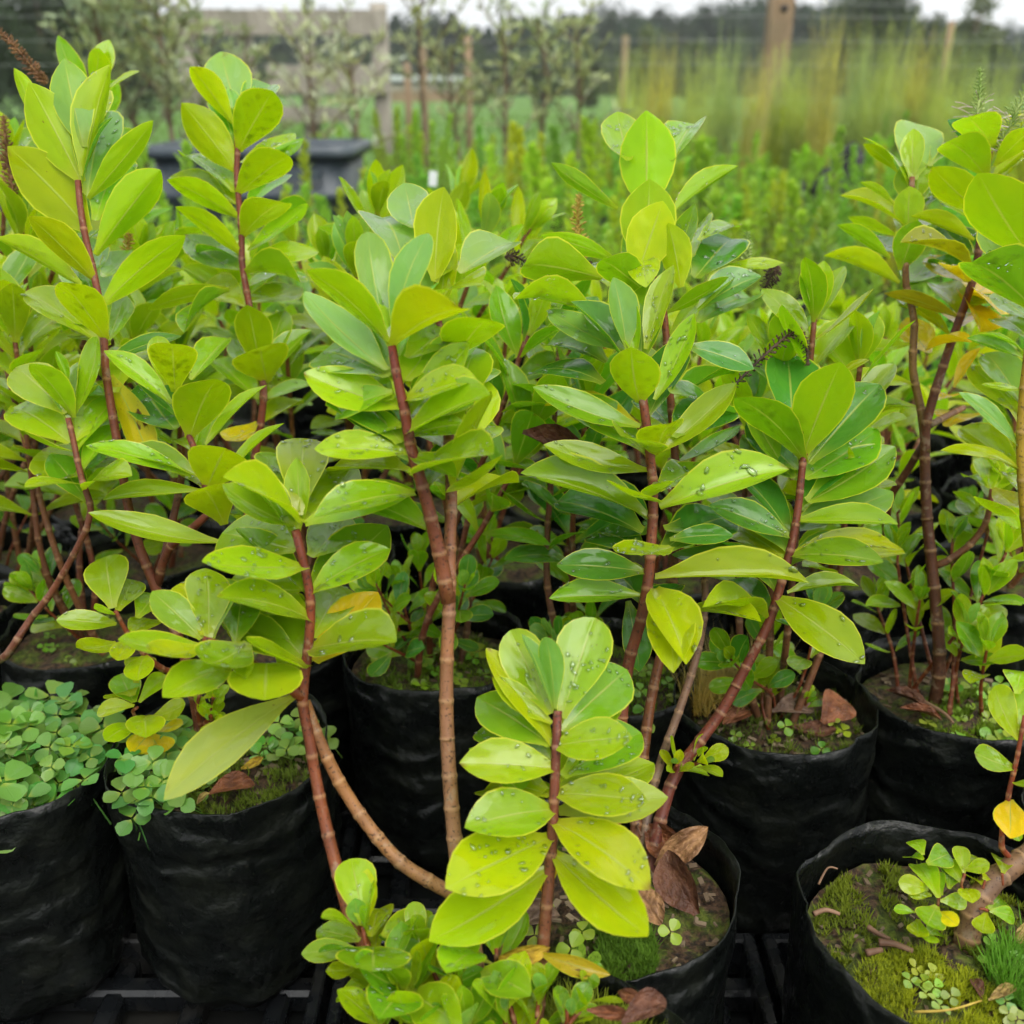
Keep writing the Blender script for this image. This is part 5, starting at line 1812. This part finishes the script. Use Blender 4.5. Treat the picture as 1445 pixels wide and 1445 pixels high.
SMALL = [small_shrub(s, h, st, sp, .030, .0075) for s, h, st, sp in ((1, .40, 11, .19), (2, .46, 10, .17), (3, .36, 12, .20), (4, .50, 9, .16), (5, .42, 11, .19))]
LOWBAG = bag_mesh(77, 20, 5)
LOWSOIL = SOILS[0]
r = random.Random(5)
y = 1.98
row = 0
while y < 7.6:
    step = .25 + .022 * y
    nx = int(.62 * y / step) + 1
    for i in range(-nx, nx + 1):
        x = i * step + (step / 2 if row % 2 else 0) + r.uniform(-.05, .05)
        yy = y + r.uniform(-.08, .08)
        u = px((x, yy, .5))[0]
        if u < -60 or u > 1505: continue
        if yy > 3.1 and u < 560 and 3.2 < yy < 5.6: continue          # the tub and olive rows
        if yy > 5.8 and u < 860: continue
        if yy > 5.9 and r.random() < .5: continue
        hs = .62 * r.uniform(.80, 1.12)
        if 1120 < u < 1230 and yy > 3.4: hs *= .62
        p = empty('small_leaved_shrub', (x, yy, .20), 'small leaved yellow green shrub in the dense beds behind', 'shrub', 'small leaved shrubs in beds')
        p.scale = (1.15, 1.15, hs / .5 * .92)
        p.rotation_euler.z = r.uniform(0, 6.28)
        wm, fm = SMALL[r.randrange(5)]
        o = mobj('stems', wm, p); o['kind'] = 'stuff'
        o = mobj('foliage', fm, p); o['kind'] = 'stuff'
        k = r.random()
        cc = (.30, .50, .08) if k < .5 else (.24, .46, .09) if k < .85 else (.36, .48, .06)
        o.color = (cc[0] * r.uniform(.85, 1.15), cc[1] * r.uniform(.9, 1.1), cc[2], 1)
        b = empty('planter_bag', (x, yy, 0), 'black planter bag among the small leaved shrub beds', 'planter bag', 'bags of the small leaved beds')
        mobj('bag_film', LOWBAG, b)
        mobj('soil', LOWSOIL, b)
    y += .26 + .03 * y
    row += 1

# taller stray shoots that rise above the beds
for (u, v, yy) in [(690, 165, 3.6), (760, 190, 3.9), (965, 150, 3.8), (1010, 190, 3.4), (640, 205, 3.4), (1145, 195, 3.0), (870, 205, 3.6), (1060, 205, 3.9), (560, 215, 3.4), (820, 215, 3.3), (450, 245, 2.6), (530, 232, 2.9)]:
    T = PY(u, v, yy)
    p = empty('small_leaved_shrub', (T.x, yy, .20), 'tall pale shoot rising above the small leaved shrub beds', 'shrub', 'tall shoots above the beds')
    wm, fm = small_shrub(int(u), T.z - .20, 3, .05, .024, .006)
    mobj('stems', wm, p)['kind'] = 'stuff'
    o = mobj('foliage', fm, p); o['kind'] = 'stuff'
    o.color = (.24, .42, .09, 1)
    b = empty('planter_bag', (T.x, yy, 0), 'black planter bag among the small leaved shrub beds', 'planter bag', 'bags of the small leaved beds')
    mobj('bag_film', LOWBAG, b); mobj('soil', LOWSOIL, b)

# ------------------------------------------------------------------ slate grey tub
def tub():
    yT = 4.0
    x0, x1 = X(192, yT, .56), X(497, yT, .56)
    w, dp, h = x1 - x0, .62, .585
    cx = (x0 + x1) / 2
    t_ = empty('plastic_tub', (cx, yT + dp / 2, 0), 'slate grey plastic tub with thick rolled rim behind the left shrubs', 'tub')
    def rr(sx, sy, z, n=6, rad=.09):
        pts = []
        for (ax, ay, a0) in ((1, 1, 0), (-1, 1, 90), (-1, -1, 180), (1, -1, 270)):
            for k in range(n + 1):
                a = R(a0 + 90 * k / n)
                pts.append(Vector((ax * (sx / 2 - rad) + math.cos(a) * rad, ay * (sy / 2 - rad) + math.sin(a) * rad, z)))
        return pts
    def loft(rings):
        mb = MB()
        n = len(rings[0])
        vs_ = [p for rg in rings for p in rg]
        fs = [(i * n + k, i * n + (k + 1) % n, (i + 1) * n + (k + 1) % n, (i + 1) * n + k) for i in range(len(rings) - 1) for k in range(n)]
        mb.add(vs_, fs)
        return mb
    body = loft([rr(w * .86, dp * .82, .0), rr(w * .90, dp * .88, h * .40), rr(w * .905, dp * .885, h * .66), rr(w * .93, dp * .92, h * .67), rr(w * .94, dp * .93, h * .72), rr(w * .92, dp * .90, h * .73), rr(w * .93, dp * .92, h * .95),
                 rr(w * .88, dp * .86, h * .95), rr(w * .84, dp * .80, .06)])
    n = len(rr(1, 1, 0))
    body.f.append([8 * n + k for k in range(n)]); body.mi.append(0)
    mobj('tub_wall', body.mesh('tub_wall', [M_TUB]), t_)
    rim = loft([rr(w * .925, dp * .915, h * .93), rr(w, dp, h * .925), rr(w * 1.01, dp * 1.01, h * .96), rr(w, dp, h), rr(w * .92, dp * .91, h), rr(w * .90, dp * .89, h * .95)])
    mobj('rim', rim.mesh('rim', [M_TUB]), t_)
    for s in (-1, 1):
        g = loft([[p * 1 for p in rr(.16, .05, z, 3, .02)] for z in (h * .80, h * .86)])
        o = mobj('handle', g.mesh('handle', [M_TUB]), t_)
        o.location = (s * w * .25, -dp * .47, 0)


tub()

# ------------------------------------------------------------------ young olive trees in pots
def olive(seed, h, crown_from, n_br=12, spread=.30, leaf_l=.05, lean=(0, 0), dens=1.0, top_only=False):
    r = random.Random(seed)
    tr, fol = MB(), MB()
    top = Vector((lean[0], lean[1], h))
    path = smooth_path([Vector((0, 0, 0)), top * .35 + Vector((r.uniform(-.03, .03), r.uniform(-.03, .03), 0)), top * .7 + Vector((r.uniform(-.04, .04), 0, 0)), top], 7)
    n = len(path)
    tr.tube(path, [.013 * (1 - .75 * i / n) + .002 for i in range(n)], 6)
    branches = []
    for b in range(n_br):
        f = crown_from + (1 - crown_from) * (b + r.random()) / n_br
        g = f * (n - 1); j = min(int(g), n - 2)
        p = path[j].lerp(path[j + 1], g - j)
        a = b * 2.4 + r.uniform(-.4, .4)
        l = spread * (1.15 - .6 * (f - crown_from) / (1 - crown_from)) * r.uniform(.6, 1.2)
        e = p + Vector((math.cos(a) * l, math.sin(a) * l, l * r.uniform(.5, 1.3)))
        bp = smooth_path([p, p.lerp(e, .5) + Vector((0, 0, l * .08)), e], 5)
        tr.tube(bp, [.005 * (1 - .7 * i / len(bp)) for i in range(len(bp))], 4, False)
        branches.append(bp)
        for k in range(2):
            q = bp[r.randrange(2, len(bp) - 2)]
            e2 = q + Vector((r.uniform(-1, 1), r.uniform(-1, 1), r.uniform(.1, 1))).normalized() * l * .5
            b2 = [q, q.lerp(e2, .5), e2]
            tr.tube(b2, [.0025, .002, .001], 3, False)
            branches.append(b2)
    branches.append(path[int(n * .8):])
    for bp in branches:
        ln = sum((bp[i + 1] - bp[i]).length for i in range(len(bp) - 1))
        m = int(ln / .011 * dens)
        for i in range(m):
            f = .12 + .88 * r.random()
            g = f * (len(bp) - 1); j = min(int(g), len(bp) - 2)
            p = bp[j].lerp(bp[j + 1], g - j)
            ax = (bp[j + 1] - bp[j]).normalized()
            dv = (ax * .9 + Vector((r.uniform(-1, 1), r.uniform(-1, 1), r.uniform(-.4, 1)))).normalized()
            sd_ = dv.cross(Vector((r.uniform(-1, 1), r.uniform(-1, 1), r.uniform(-1, 1))))
            if sd_.length < .01: continue
            sd_.normalize()
            l = leaf_l * r.uniform(.6, 1.2); w = l * .13
            fol.add([p, p + dv * l * .45 - sd_ * w, p + dv * l, p + dv * l * .45 + sd_ * w], [(0, 1, 2), (0, 2, 3)])
    return tr.mesh('trunk', [M_BARK]), fol.mesh('crown', [M_OLIVE])


OL = [  # column, distance, top row, crown start, spread, seed, colour, label
    (120, 4.6, -30, .45, .26, 1, 0, 'grey green sapling rising above the tallest left crown'),
    (165, 4.9, 5, .45, .26, 2, 0, 'bushy grey green sapling second from the picture edge'),
    (225, 4.7, -15, .42, .30, 3, 1, 'tall open sapling in front of the dark tree'),
    (285, 5.0, 50, .40, .22, 4, 0, 'sapling behind the slender left shrub'),
    (350, 5.3, 72, .45, .18, 5, 0, 'thin sapling over the left end of the timber rail'),
    (425, 4.9, 58, .50, .26, 6, 2, 'silver leaved olive in front of the wide timber rail'),
    (505, 5.1, 70, .45, .24, 7, 2, 'silver leaved olive at the end of the wide timber rail'),
    (592, 5.3, -70, .62, .30, 8, 1, 'single trunk sapling with high feathery crown against the sky'),
    (652, 5.6, 70, .45, .24, 9, 1, 'low brownish sapling right of the single trunk one'),
    (712, 5.4, 45, .40, .26, 10, 1, 'pale sapling with pinkish tips before the dark trees'),
    (770, 5.6, 30, .35, .24, 11, 0, 'silvery bushy sapling in the middle of the paddock'),
    (825, 5.5, 50, .45, .26, 12, 1, 'sapling with one long shoot leaning towards the rushes'),
]
OC = [(.28, .36, .22), (.34, .40, .25), (.48, .54, .44)]
for (u, yy, vt, cf, sp, sd_, ci, lab) in OL:
    T = PY(u, vt, yy)
    t_ = empty('olive_sapling', (T.x, yy, .18), lab, 'tree', 'young olive saplings in pots')
    tm, cm = olive(sd_, T.z - .18, cf * .8, 16 if u < 240 else 11, sp, .060, (rnd.uniform(-.05, .05), 0), 1.1 if u < 240 else .75)
    mobj('trunk', tm, t_)
    o = mobj('crown', cm, t_); o['kind'] = 'stuff'
    o.color = (*OC[ci], 1)
    b = empty('planter_bag', (T.x, yy, 0), 'black pot of a young olive sapling', 'planter bag', 'pots of the olive saplings')
    mobj('bag_film', LOWBAG, b); mobj('soil', LOWSOIL, b)

# ------------------------------------------------------------------ tall rushes on the right
def rush(seed, h, spread, n=230):
    r = random.Random(seed)
    mb = MB()
    for _ in range(n):
        a = r.uniform(0, 6.28); q = .07 * math.sqrt(r.random())
        p = Vector((math.cos(a) * q, math.sin(a) * q, 0))
        hh = h * r.uniform(.45, 1.0)
        b = r.uniform(0, 6.28); s = spread * r.random() ** 1.4
        tip = p + Vector((math.cos(b) * s, math.sin(b) * s, hh))
        mid = p.lerp(tip, .5) + Vector((math.cos(b), math.sin(b), 0)) * -s * .12
        w = Vector((math.cos(b + 1.57), math.sin(b + 1.57), 0)) * r.uniform(.0012, .0024)
        mb.add([p - w, p + w, mid - w, mid + w, tip], [(0, 1, 3, 2), (2, 3, 4)])
        for k in range(3):
            f = r.uniform(.35, .95)
            c0 = p.lerp(tip, f)
            e = c0 + Vector((r.uniform(-.03, .03), r.uniform(-.03, .03), r.uniform(.03, .10)))
            mb.add([c0 - w * .6, c0 + w * .6, e], [(0, 1, 2)])
    return mb.mesh('blades', [M_RUSH])


RU = [(895, 6.0, 55, .22, 0), (935, 6.3, 45, .20, 1), (985, 6.0, 60, .24, 0), (1030, 6.4, 30, .22, 2), (1075, 6.0, 70, .22, 1), (1140, 6.2, 55, .20, 0), (1178, 6.0, 5, .20, 1), (1225, 6.4, 30, .28, 2), (1265, 6.0, 15, .28, 0),
      (1305, 6.2, 30, .28, 1), (1345, 6.0, 35, .26, 0), (1390, 6.3, 45, .26, 2), (1430, 6.0, 60, .26, 0), (1110, 6.6, 60, .2, 0)]
RC = [(.40, .50, .15), (.47, .47, .15), (.34, .46, .20)]
rl = ['rush clump at the end of the row beside the paddock gap', 'narrow orange tinged rush clump near the broad upright leaf', 'rush clump left of the tall timber post', 'greyish rush clump before the tall timber post', 'orange rush clump at the foot of the tall timber post',
      'rush clump just right of the tall timber post', 'tallest pointed yellow rush clump', 'wide greyish rush clump under the sky gap', 'broad green rush clump before the dark tree', 'brown tinged rush clump left of the flower spikes',
      'rush clump behind the flower spikes', 'grey green rush clump beyond the flower spikes', 'rush clump at the picture edge', 'rush clump hidden behind the timber post foot']
for (u, yy, vt, sp, ci), lab in zip(RU, rl):
    T = PY(u, vt - 14, yy)
    p = empty('rush_clump', (T.x, yy, .20), lab, 'rush', 'tall rushes in a row')
    o = mobj('blades', rush(int(u), T.z - .2, sp), p); o['kind'] = 'stuff'
    o.color = (*RC[ci], 1)
    b = empty('planter_bag', (T.x, yy, 0), 'black pot of a rush clump', 'planter bag', 'pots of the rushes')
    mobj('bag_film', LOWBAG, b); mobj('soil', LOWSOIL, b)

# heap of black film at the foot of the rushes
hp = empty('film_heap', (X(1188, 4.8, .3), 4.8, 0), 'crumpled heap of black plastic film at the foot of the rushes', 'plastic film')
for (ox, oy, sx, sy, h, sd_) in ((0, 0, .30, .24, .50, 1), (.17, -.05, .20, .18, .40, 2), (-.17, .02, .18, .16, .36, 3)):
    mb = MB()
    n = 22
    vs_ = []
    for j in range(n + 1):
        for i in range(n + 1):
            xx, yy = (i / n - .5) * 2, (j / n - .5) * 2
            q = max(0, 1 - (xx * xx + yy * yy) ** .8)
            nz = noise.noise(Vector((xx * 2.2, yy * 2.2, sd_ * 3.1)))
            vs_.append(Vector((ox + xx * sx * (1 + .15 * nz), oy + yy * sy * (1 + .15 * nz), h * q ** .7 * (1 + .35 * nz) + .03 * abs(noise.noise(Vector((xx * 6, yy * 6, sd_)))))))
    mb.add(vs_, [(j * (n + 1) + i, j * (n + 1) + i + 1, (j + 1) * (n + 1) + i + 1, (j + 1) * (n + 1) + i) for j in range(n) for i in range(n)])
    mobj('fold', mb.mesh('fold', [M_BAG]), hp)

# white plant label
lb = PY(609, 246, 2.6)
mb = MB()
mb.box((0, 0, .04), (.020, .0012, .035))
mb.add([Vector((-.011, -.0006, 0)), Vector((.011, -.0006, 0)), Vector((0, 0, -.06))], [(0, 1, 2)])
o = mobj('plant_label', mb.mesh('plant_label', [M_WHITE], False))
o.location = lb - Vector((0, 0, .05))
o.rotation_euler = (R(-8), R(6), R(14))
tag(o, 'small white plastic plant label above the rear crowns', 'plant label')

# ------------------------------------------------------------------ timber fence, post and wires
def plank_mesh(L, hgt, th, seed):
    r = random.Random(seed)
    mb = MB()
    n = 12
    prof = [(-th / 2, -hgt / 2), (th / 2, -hgt / 2), (th / 2, hgt / 2), (-th / 2, hgt / 2)]
    vs_ = []
    for i in range(n + 1):
        x = -L / 2 + L * i / n
        for (yy, zz) in prof:
            vs_.append(Vector((x, yy + r.uniform(-.003, .003), zz + r.uniform(-.006, .006))))
    fs = [(i * 4 + k, i * 4 + (k + 1) % 4, (i + 1) * 4 + (k + 1) % 4, (i + 1) * 4 + k) for i in range(n) for k in range(4)]
    fs += [(3, 2, 1, 0), (n * 4, n * 4 + 1, n * 4 + 2, n * 4 + 3)]
    mb.add(vs_, fs)
    return mb.mesh('rail', [M_TIMBER], False)


yF = 8.9
fx0, fx1 = X(252, yF, 1.1), X(548, yF, 1.1)
fc = (fx0 + fx1) / 2
tf = empty('timber_fence', (fc, yF, 0), 'weathered grey timber yard rail with heavy posts behind the olive saplings', 'fence')
Lr = fx1 - fx0
def zrow(v, y): return PY(700, v, y).z
for (v0, v1, a, b) in ((14, 50, 0, 1), (92, 132, .42, 1), (150, 172, 0, .8)):
    z0, z1 = zrow(v1, yF), zrow(v0, yF)
    o = mobj('rail', plank_mesh(Lr * (b - a), z1 - z0, .06, v0), tf)
    o.location = (-Lr / 2 + Lr * (a + b) / 2, -.06, (z0 + z1) / 2)
for u in (262, 345, 432, 536):
    mb = MB()
    mb.tube([Vector((0, 0, -.03)), Vector((.005, 0, .5)), Vector((0, 0, zrow(4 if u > 500 else 30, yF)))], [.075, .072, .07], 10)
    o = mobj('post', mb.mesh('post', [M_TIMBER]), tf)
    o.location = (X(u, yF, 1) - fc, .04, 0)

pp = empty('timber_post', (X(1095, 7.6, 1), 7.6, 0), 'tall square brown timber post with dark knot above the rushes', 'post')
mb = MB()
w = .15
vs_ = []
for i, z in enumerate((-.03, .5, .9, 1.25, 1.6, 1.9)):
    for (sx, sy) in ((-1, -1), (1, -1), (1, 1), (-1, 1)):
        vs_.append(Vector((sx * w / 2 + .012 * (z - .9), sy * w / 2, z)))
fs = [(i * 4 + k, i * 4 + (k + 1) % 4, (i + 1) * 4 + (k + 1) % 4, (i + 1) * 4 + k) for i in range(5) for k in range(4)] + [(20, 21, 22, 23)]
mb.add(vs_, fs)
mobj('post_body', mb.mesh('post_body', [M_POST], False), pp)
mb = MB()
mb.tube([Vector((.012, -w / 2 - .004, zrow(13, 7.6))), Vector((.012, -w / 2 + .02, zrow(13, 7.6)))], [.026, .026], 10)
mobj('knot', mb.mesh('knot', [M_KNOT]), pp)

# wire fence across the paddock
yW = 9.6
wf = empty('wire_fence', (0, yW, 0), 'wire fence on slim brown posts along the near paddock edge', 'fence')
for u, vt in ((-30, 20), (575, 88), (598, 66), (661, 52), (880, 50), (1095, 20), (1330, 30), (1500, 30)):
    mb = MB()
    zt = zrow(vt, yW)
    mb.tube([Vector((0, 0, -.03)), Vector((.004, 0, zt * .5)), Vector((0, 0, zt))], [.034, .032, .03], 8)
    o = mobj('post', mb.mesh('post', [M_POST]), wf)
    o.location = (X(u, yW, .8), 0, 0)
for v in (6, 24, 58, 92):
    mb = MB()
    z = zrow(v, yW)
    mb.tube([Vector((-6.5 + i * .65, -.04, z - .008 * math.sin(i * .9))) for i in range(21)], .0016, 4)
    mobj('wire', mb.mesh('wire', [M_WIRE]), wf)

# low rail barrier far across the grass
yB = 55
bf = empty('rail_barrier', (X(610, yB, .5), yB, 0), 'far low barrier with pale top rail and brown boards across the paddock', 'fence')
Wb = X(668, yB, .5) - X(545, yB, .5)
zt, zb = zrow(108, yB), zrow(136, yB)
for (z0, z1, m, dy) in ((zrow(114, yB), zrow(107, yB), M_WHITE, -.05), (zrow(128, yB), zrow(121, yB), M_TIMBER, 0), (-.03, zrow(129, yB) + .02, M_POST, .03)):
    mb = MB(); mb.box((0, dy, (z0 + z1) / 2), (Wb, .08, z1 - z0))
    mobj('rail', mb.mesh('rail', [m], False), bf)
for k in range(5):
    mb = MB(); mb.box((0, .1, zt / 2), (.16, .12, zt - .05))
    o = mobj('post', mb.mesh('post', [M_TIMBER], False), bf); o.location = (-Wb / 2 + Wb * k / 4, 0, 0)

# ------------------------------------------------------------------ trees beyond the paddock
def tree_mesh(seed, h, w, n, card, kind='round', trunk_h=.15, branches=6):
    r = random.Random(seed)
    tr, fo = MB(), MB()
    tr.tube([Vector((0, 0, -.1)), Vector((r.uniform(-.1, .1) * w * .1, 0, h * .4)), Vector((0, 0, h * .86))], [h * .028, h * .02, h * .006], 7)
    blobs = []
    for k in range(branches * 3):
        if kind == 'cone':
            z = h * (trunk_h + (.97 - trunk_h) * r.random() ** 1.1)
            q = w * .5 * (1.02 - z / h) * r.uniform(.25, .95)
            br = w * .22 * (1.15 - z / h) + .03 * w
        else:
            z = h * (trunk_h + (.93 - trunk_h) * r.random())
            zz = (z / h - trunk_h) / (1 - trunk_h)
            q = w * .5 * math.sqrt(max(.02, 1 - (2 * zz - .85) ** 2 * .8)) * r.uniform(.2, .85)
            br = w * r.uniform(.12, .22)
        a = r.uniform(0, 6.28)
        c0 = Vector((math.cos(a) * q, math.sin(a) * q, z))
        blobs.append((c0, br))
        if k < branches:
            tr.tube([Vector((0, 0, z * .6)), Vector((c0.x * .5, c0.y * .5, z * .82)), c0], [h * .010, h * .007, h * .003], 5, False)
    for _ in range(n):
        c0, br = blobs[r.randrange(len(blobs))]
        d = Vector((r.gauss(0, 1), r.gauss(0, 1), r.gauss(0, 1) * .8)).normalized() * br * r.random() ** .45 * 1.15
        p = c0 + d
        if p.z < h * .03: continue
        s = card * r.uniform(.5, 1.3)
        x = Vector((r.gauss(0, 1), r.gauss(0, 1), r.gauss(0, 1) + (.6 if kind == 'cone' else 0))).normalized()
        y = x.cross(Vector((r.gauss(0, 1), r.gauss(0, 1), r.gauss(0, 1)))).normalized()
        fo.add([p - x * s, p - y * s * .45, p + x * s, p + y * s * .45], [(0, 1, 2, 3)])
    return tr.mesh('trunk', [M_BARK]), fo.mesh('crown', [M_TREE], False)


def place_tree(meshes, x, y, sc, colr, label, group, sz=1.0, name='tree'):
    t_ = empty(name, (x, y, -.03), label, 'tree', group)
    t_.scale = (sc, sc, sc * sz)
    t_.rotation_euler.z = rnd.uniform(0, 6.28)
    mobj('trunk', meshes[0], t_)
    o = mobj('crown', meshes[1], t_); o['kind'] = 'stuff'
    o.color = (*colr, 1)
    return t_


FAR = [tree_mesh(21, 6, 5.2, 5200, .19, 'round', .02, 9), tree_mesh(22, 6, 5.6, 5200, .19, 'round', .02, 10), tree_mesh(23, 6.6, 4.2, 5200, .17, 'cone', .02, 10), tree_mesh(24, 6.4, 4.6, 5200, .18, 'cone', .03, 9)]
r = random.Random(31)
# skyline of the far wood: photo column, row of its top
sky_line = [(-40, 5), (60, 12), (150, 10), (250, 15), (340, 18), (430, 22), (520, 24), (580, 24), (640, 24), (690, 26), (740, 24), (795, 14), (840, 20), (878, 8), (925, 17), (985, 18), (1040, 10), (1085, -6), (1130, -4), (1170, 0), (1215, -8), (1250, -10), (1285, 8), (1330, 36), (1380, 45), (1420, 42), (1470, 40)]
u = -70
while u < 1520:
    for i in range(len(sky_line) - 1):
        if sky_line[i][0] <= u <= sky_line[i + 1][0]:
            f = (u - sky_line[i][0]) / (sky_line[i + 1][0] - sky_line[i][0])
            vt = sky_line[i][1] + f * (sky_line[i + 1][1] - sky_line[i][1])
            break
    else:
        vt = 25
    yy = r.uniform(88, 104)
    T = PY(u, vt + r.uniform(-7, 14), yy)
    k = r.randrange(4)
    hgt = [6, 6, 6.6, 6.4][k]
    place_tree(FAR[k], T.x, yy, (T.z + .03) / hgt, (.026 * r.uniform(.8, 1.3), .048 * r.uniform(.85, 1.25), .030), 'dark green tree in the far wood across the paddock', 'trees of the far wood')
    u += r.uniform(13, 22)
u = -60
while u < 1520:      # lower edge trees in front of the wood, one shade greyer
    yy = r.uniform(70, 82)
    T = PY(u, r.uniform(50, 84), yy)
    k = r.randrange(2)
    place_tree(FAR[k], T.x, yy, (T.z + .03) / 6, (.050, .078, .045), 'low dark bush at the foot of the far wood', 'bushes at the foot of the far wood')
    u += r.uniform(24, 44)

NEAR = [tree_mesh(41, 4.2, 3.4, 9000, .10, 'round', .10, 12), tree_mesh(42, 3.0, 1.7, 5200, .075, 'round', .06, 9)]
for (u, vt, yy, k, colr, lab) in [
    (40, -60, 26, 0, (.040, .066, .036), 'large dark tree at the picture corner behind the left shrubs'),
    (165, -30, 30, 0, (.045, .070, .040), 'dark broad tree behind the tall open sapling'),
    (-60, -40, 24, 0, (.035, .060, .034), 'dark tree mostly cut off at the picture corner'),
    (835, 46, 40, 1, (.105, .140, .085), 'round grey green tree in the paddock before the far wood'),
    (912, 36, 38, 1, (.115, .150, .090), 'taller grey green tree behind the rush row end'),
    (765, 36, 42, 1, (.110, .145, .090), 'grey green tree behind the silvery sapling'),
    (985, 54, 40, 1, (.100, .135, .085), 'grey green bush behind the rush clumps'),
    (1385, -12, 30, 1, (.12, .15, .09), 'slim pale tree against the sky above the flower spikes'),
    (1318, 22, 34, 1, (.06, .085, .045), 'pointed dark tree under the sky gap'),
    (1240, -25, 45, 0, (.040, .062, .036), 'tall dark tree beside the sky gap'),
    (675, 60, 44, 1, (.09, .125, .075), 'grey green bush beside the single trunk sapling'),
]:
    T = PY(u, vt, yy)
    hgt = (4.2, 3.0)[k]
    place_tree(NEAR[k], T.x, yy, (T.z + .03) / hgt, colr, lab, 'trees in and round the paddock')

# ------------------------------------------------------------------ damp air over the paddock
mb = MB()
mb.box((0, 203, 4.4), (660, 474, 11.6))
hz = mobj('haze', mb.mesh('haze', (), False))
t = NT('damp_air')
pv = t.n('VolumePrincipled')
pv.inputs['Color'].default_value = (.96, .985, 1.0, 1)
pv.inputs['Density'].default_value = .0010
pv.inputs['Anisotropy'].default_value = .2
t.l(pv.outputs[0], t.out.inputs['Volume'])
hz.data.materials.append(t.m)
tag(hz, 'thin pale damp air over the whole paddock', 'haze', kind='stuff')
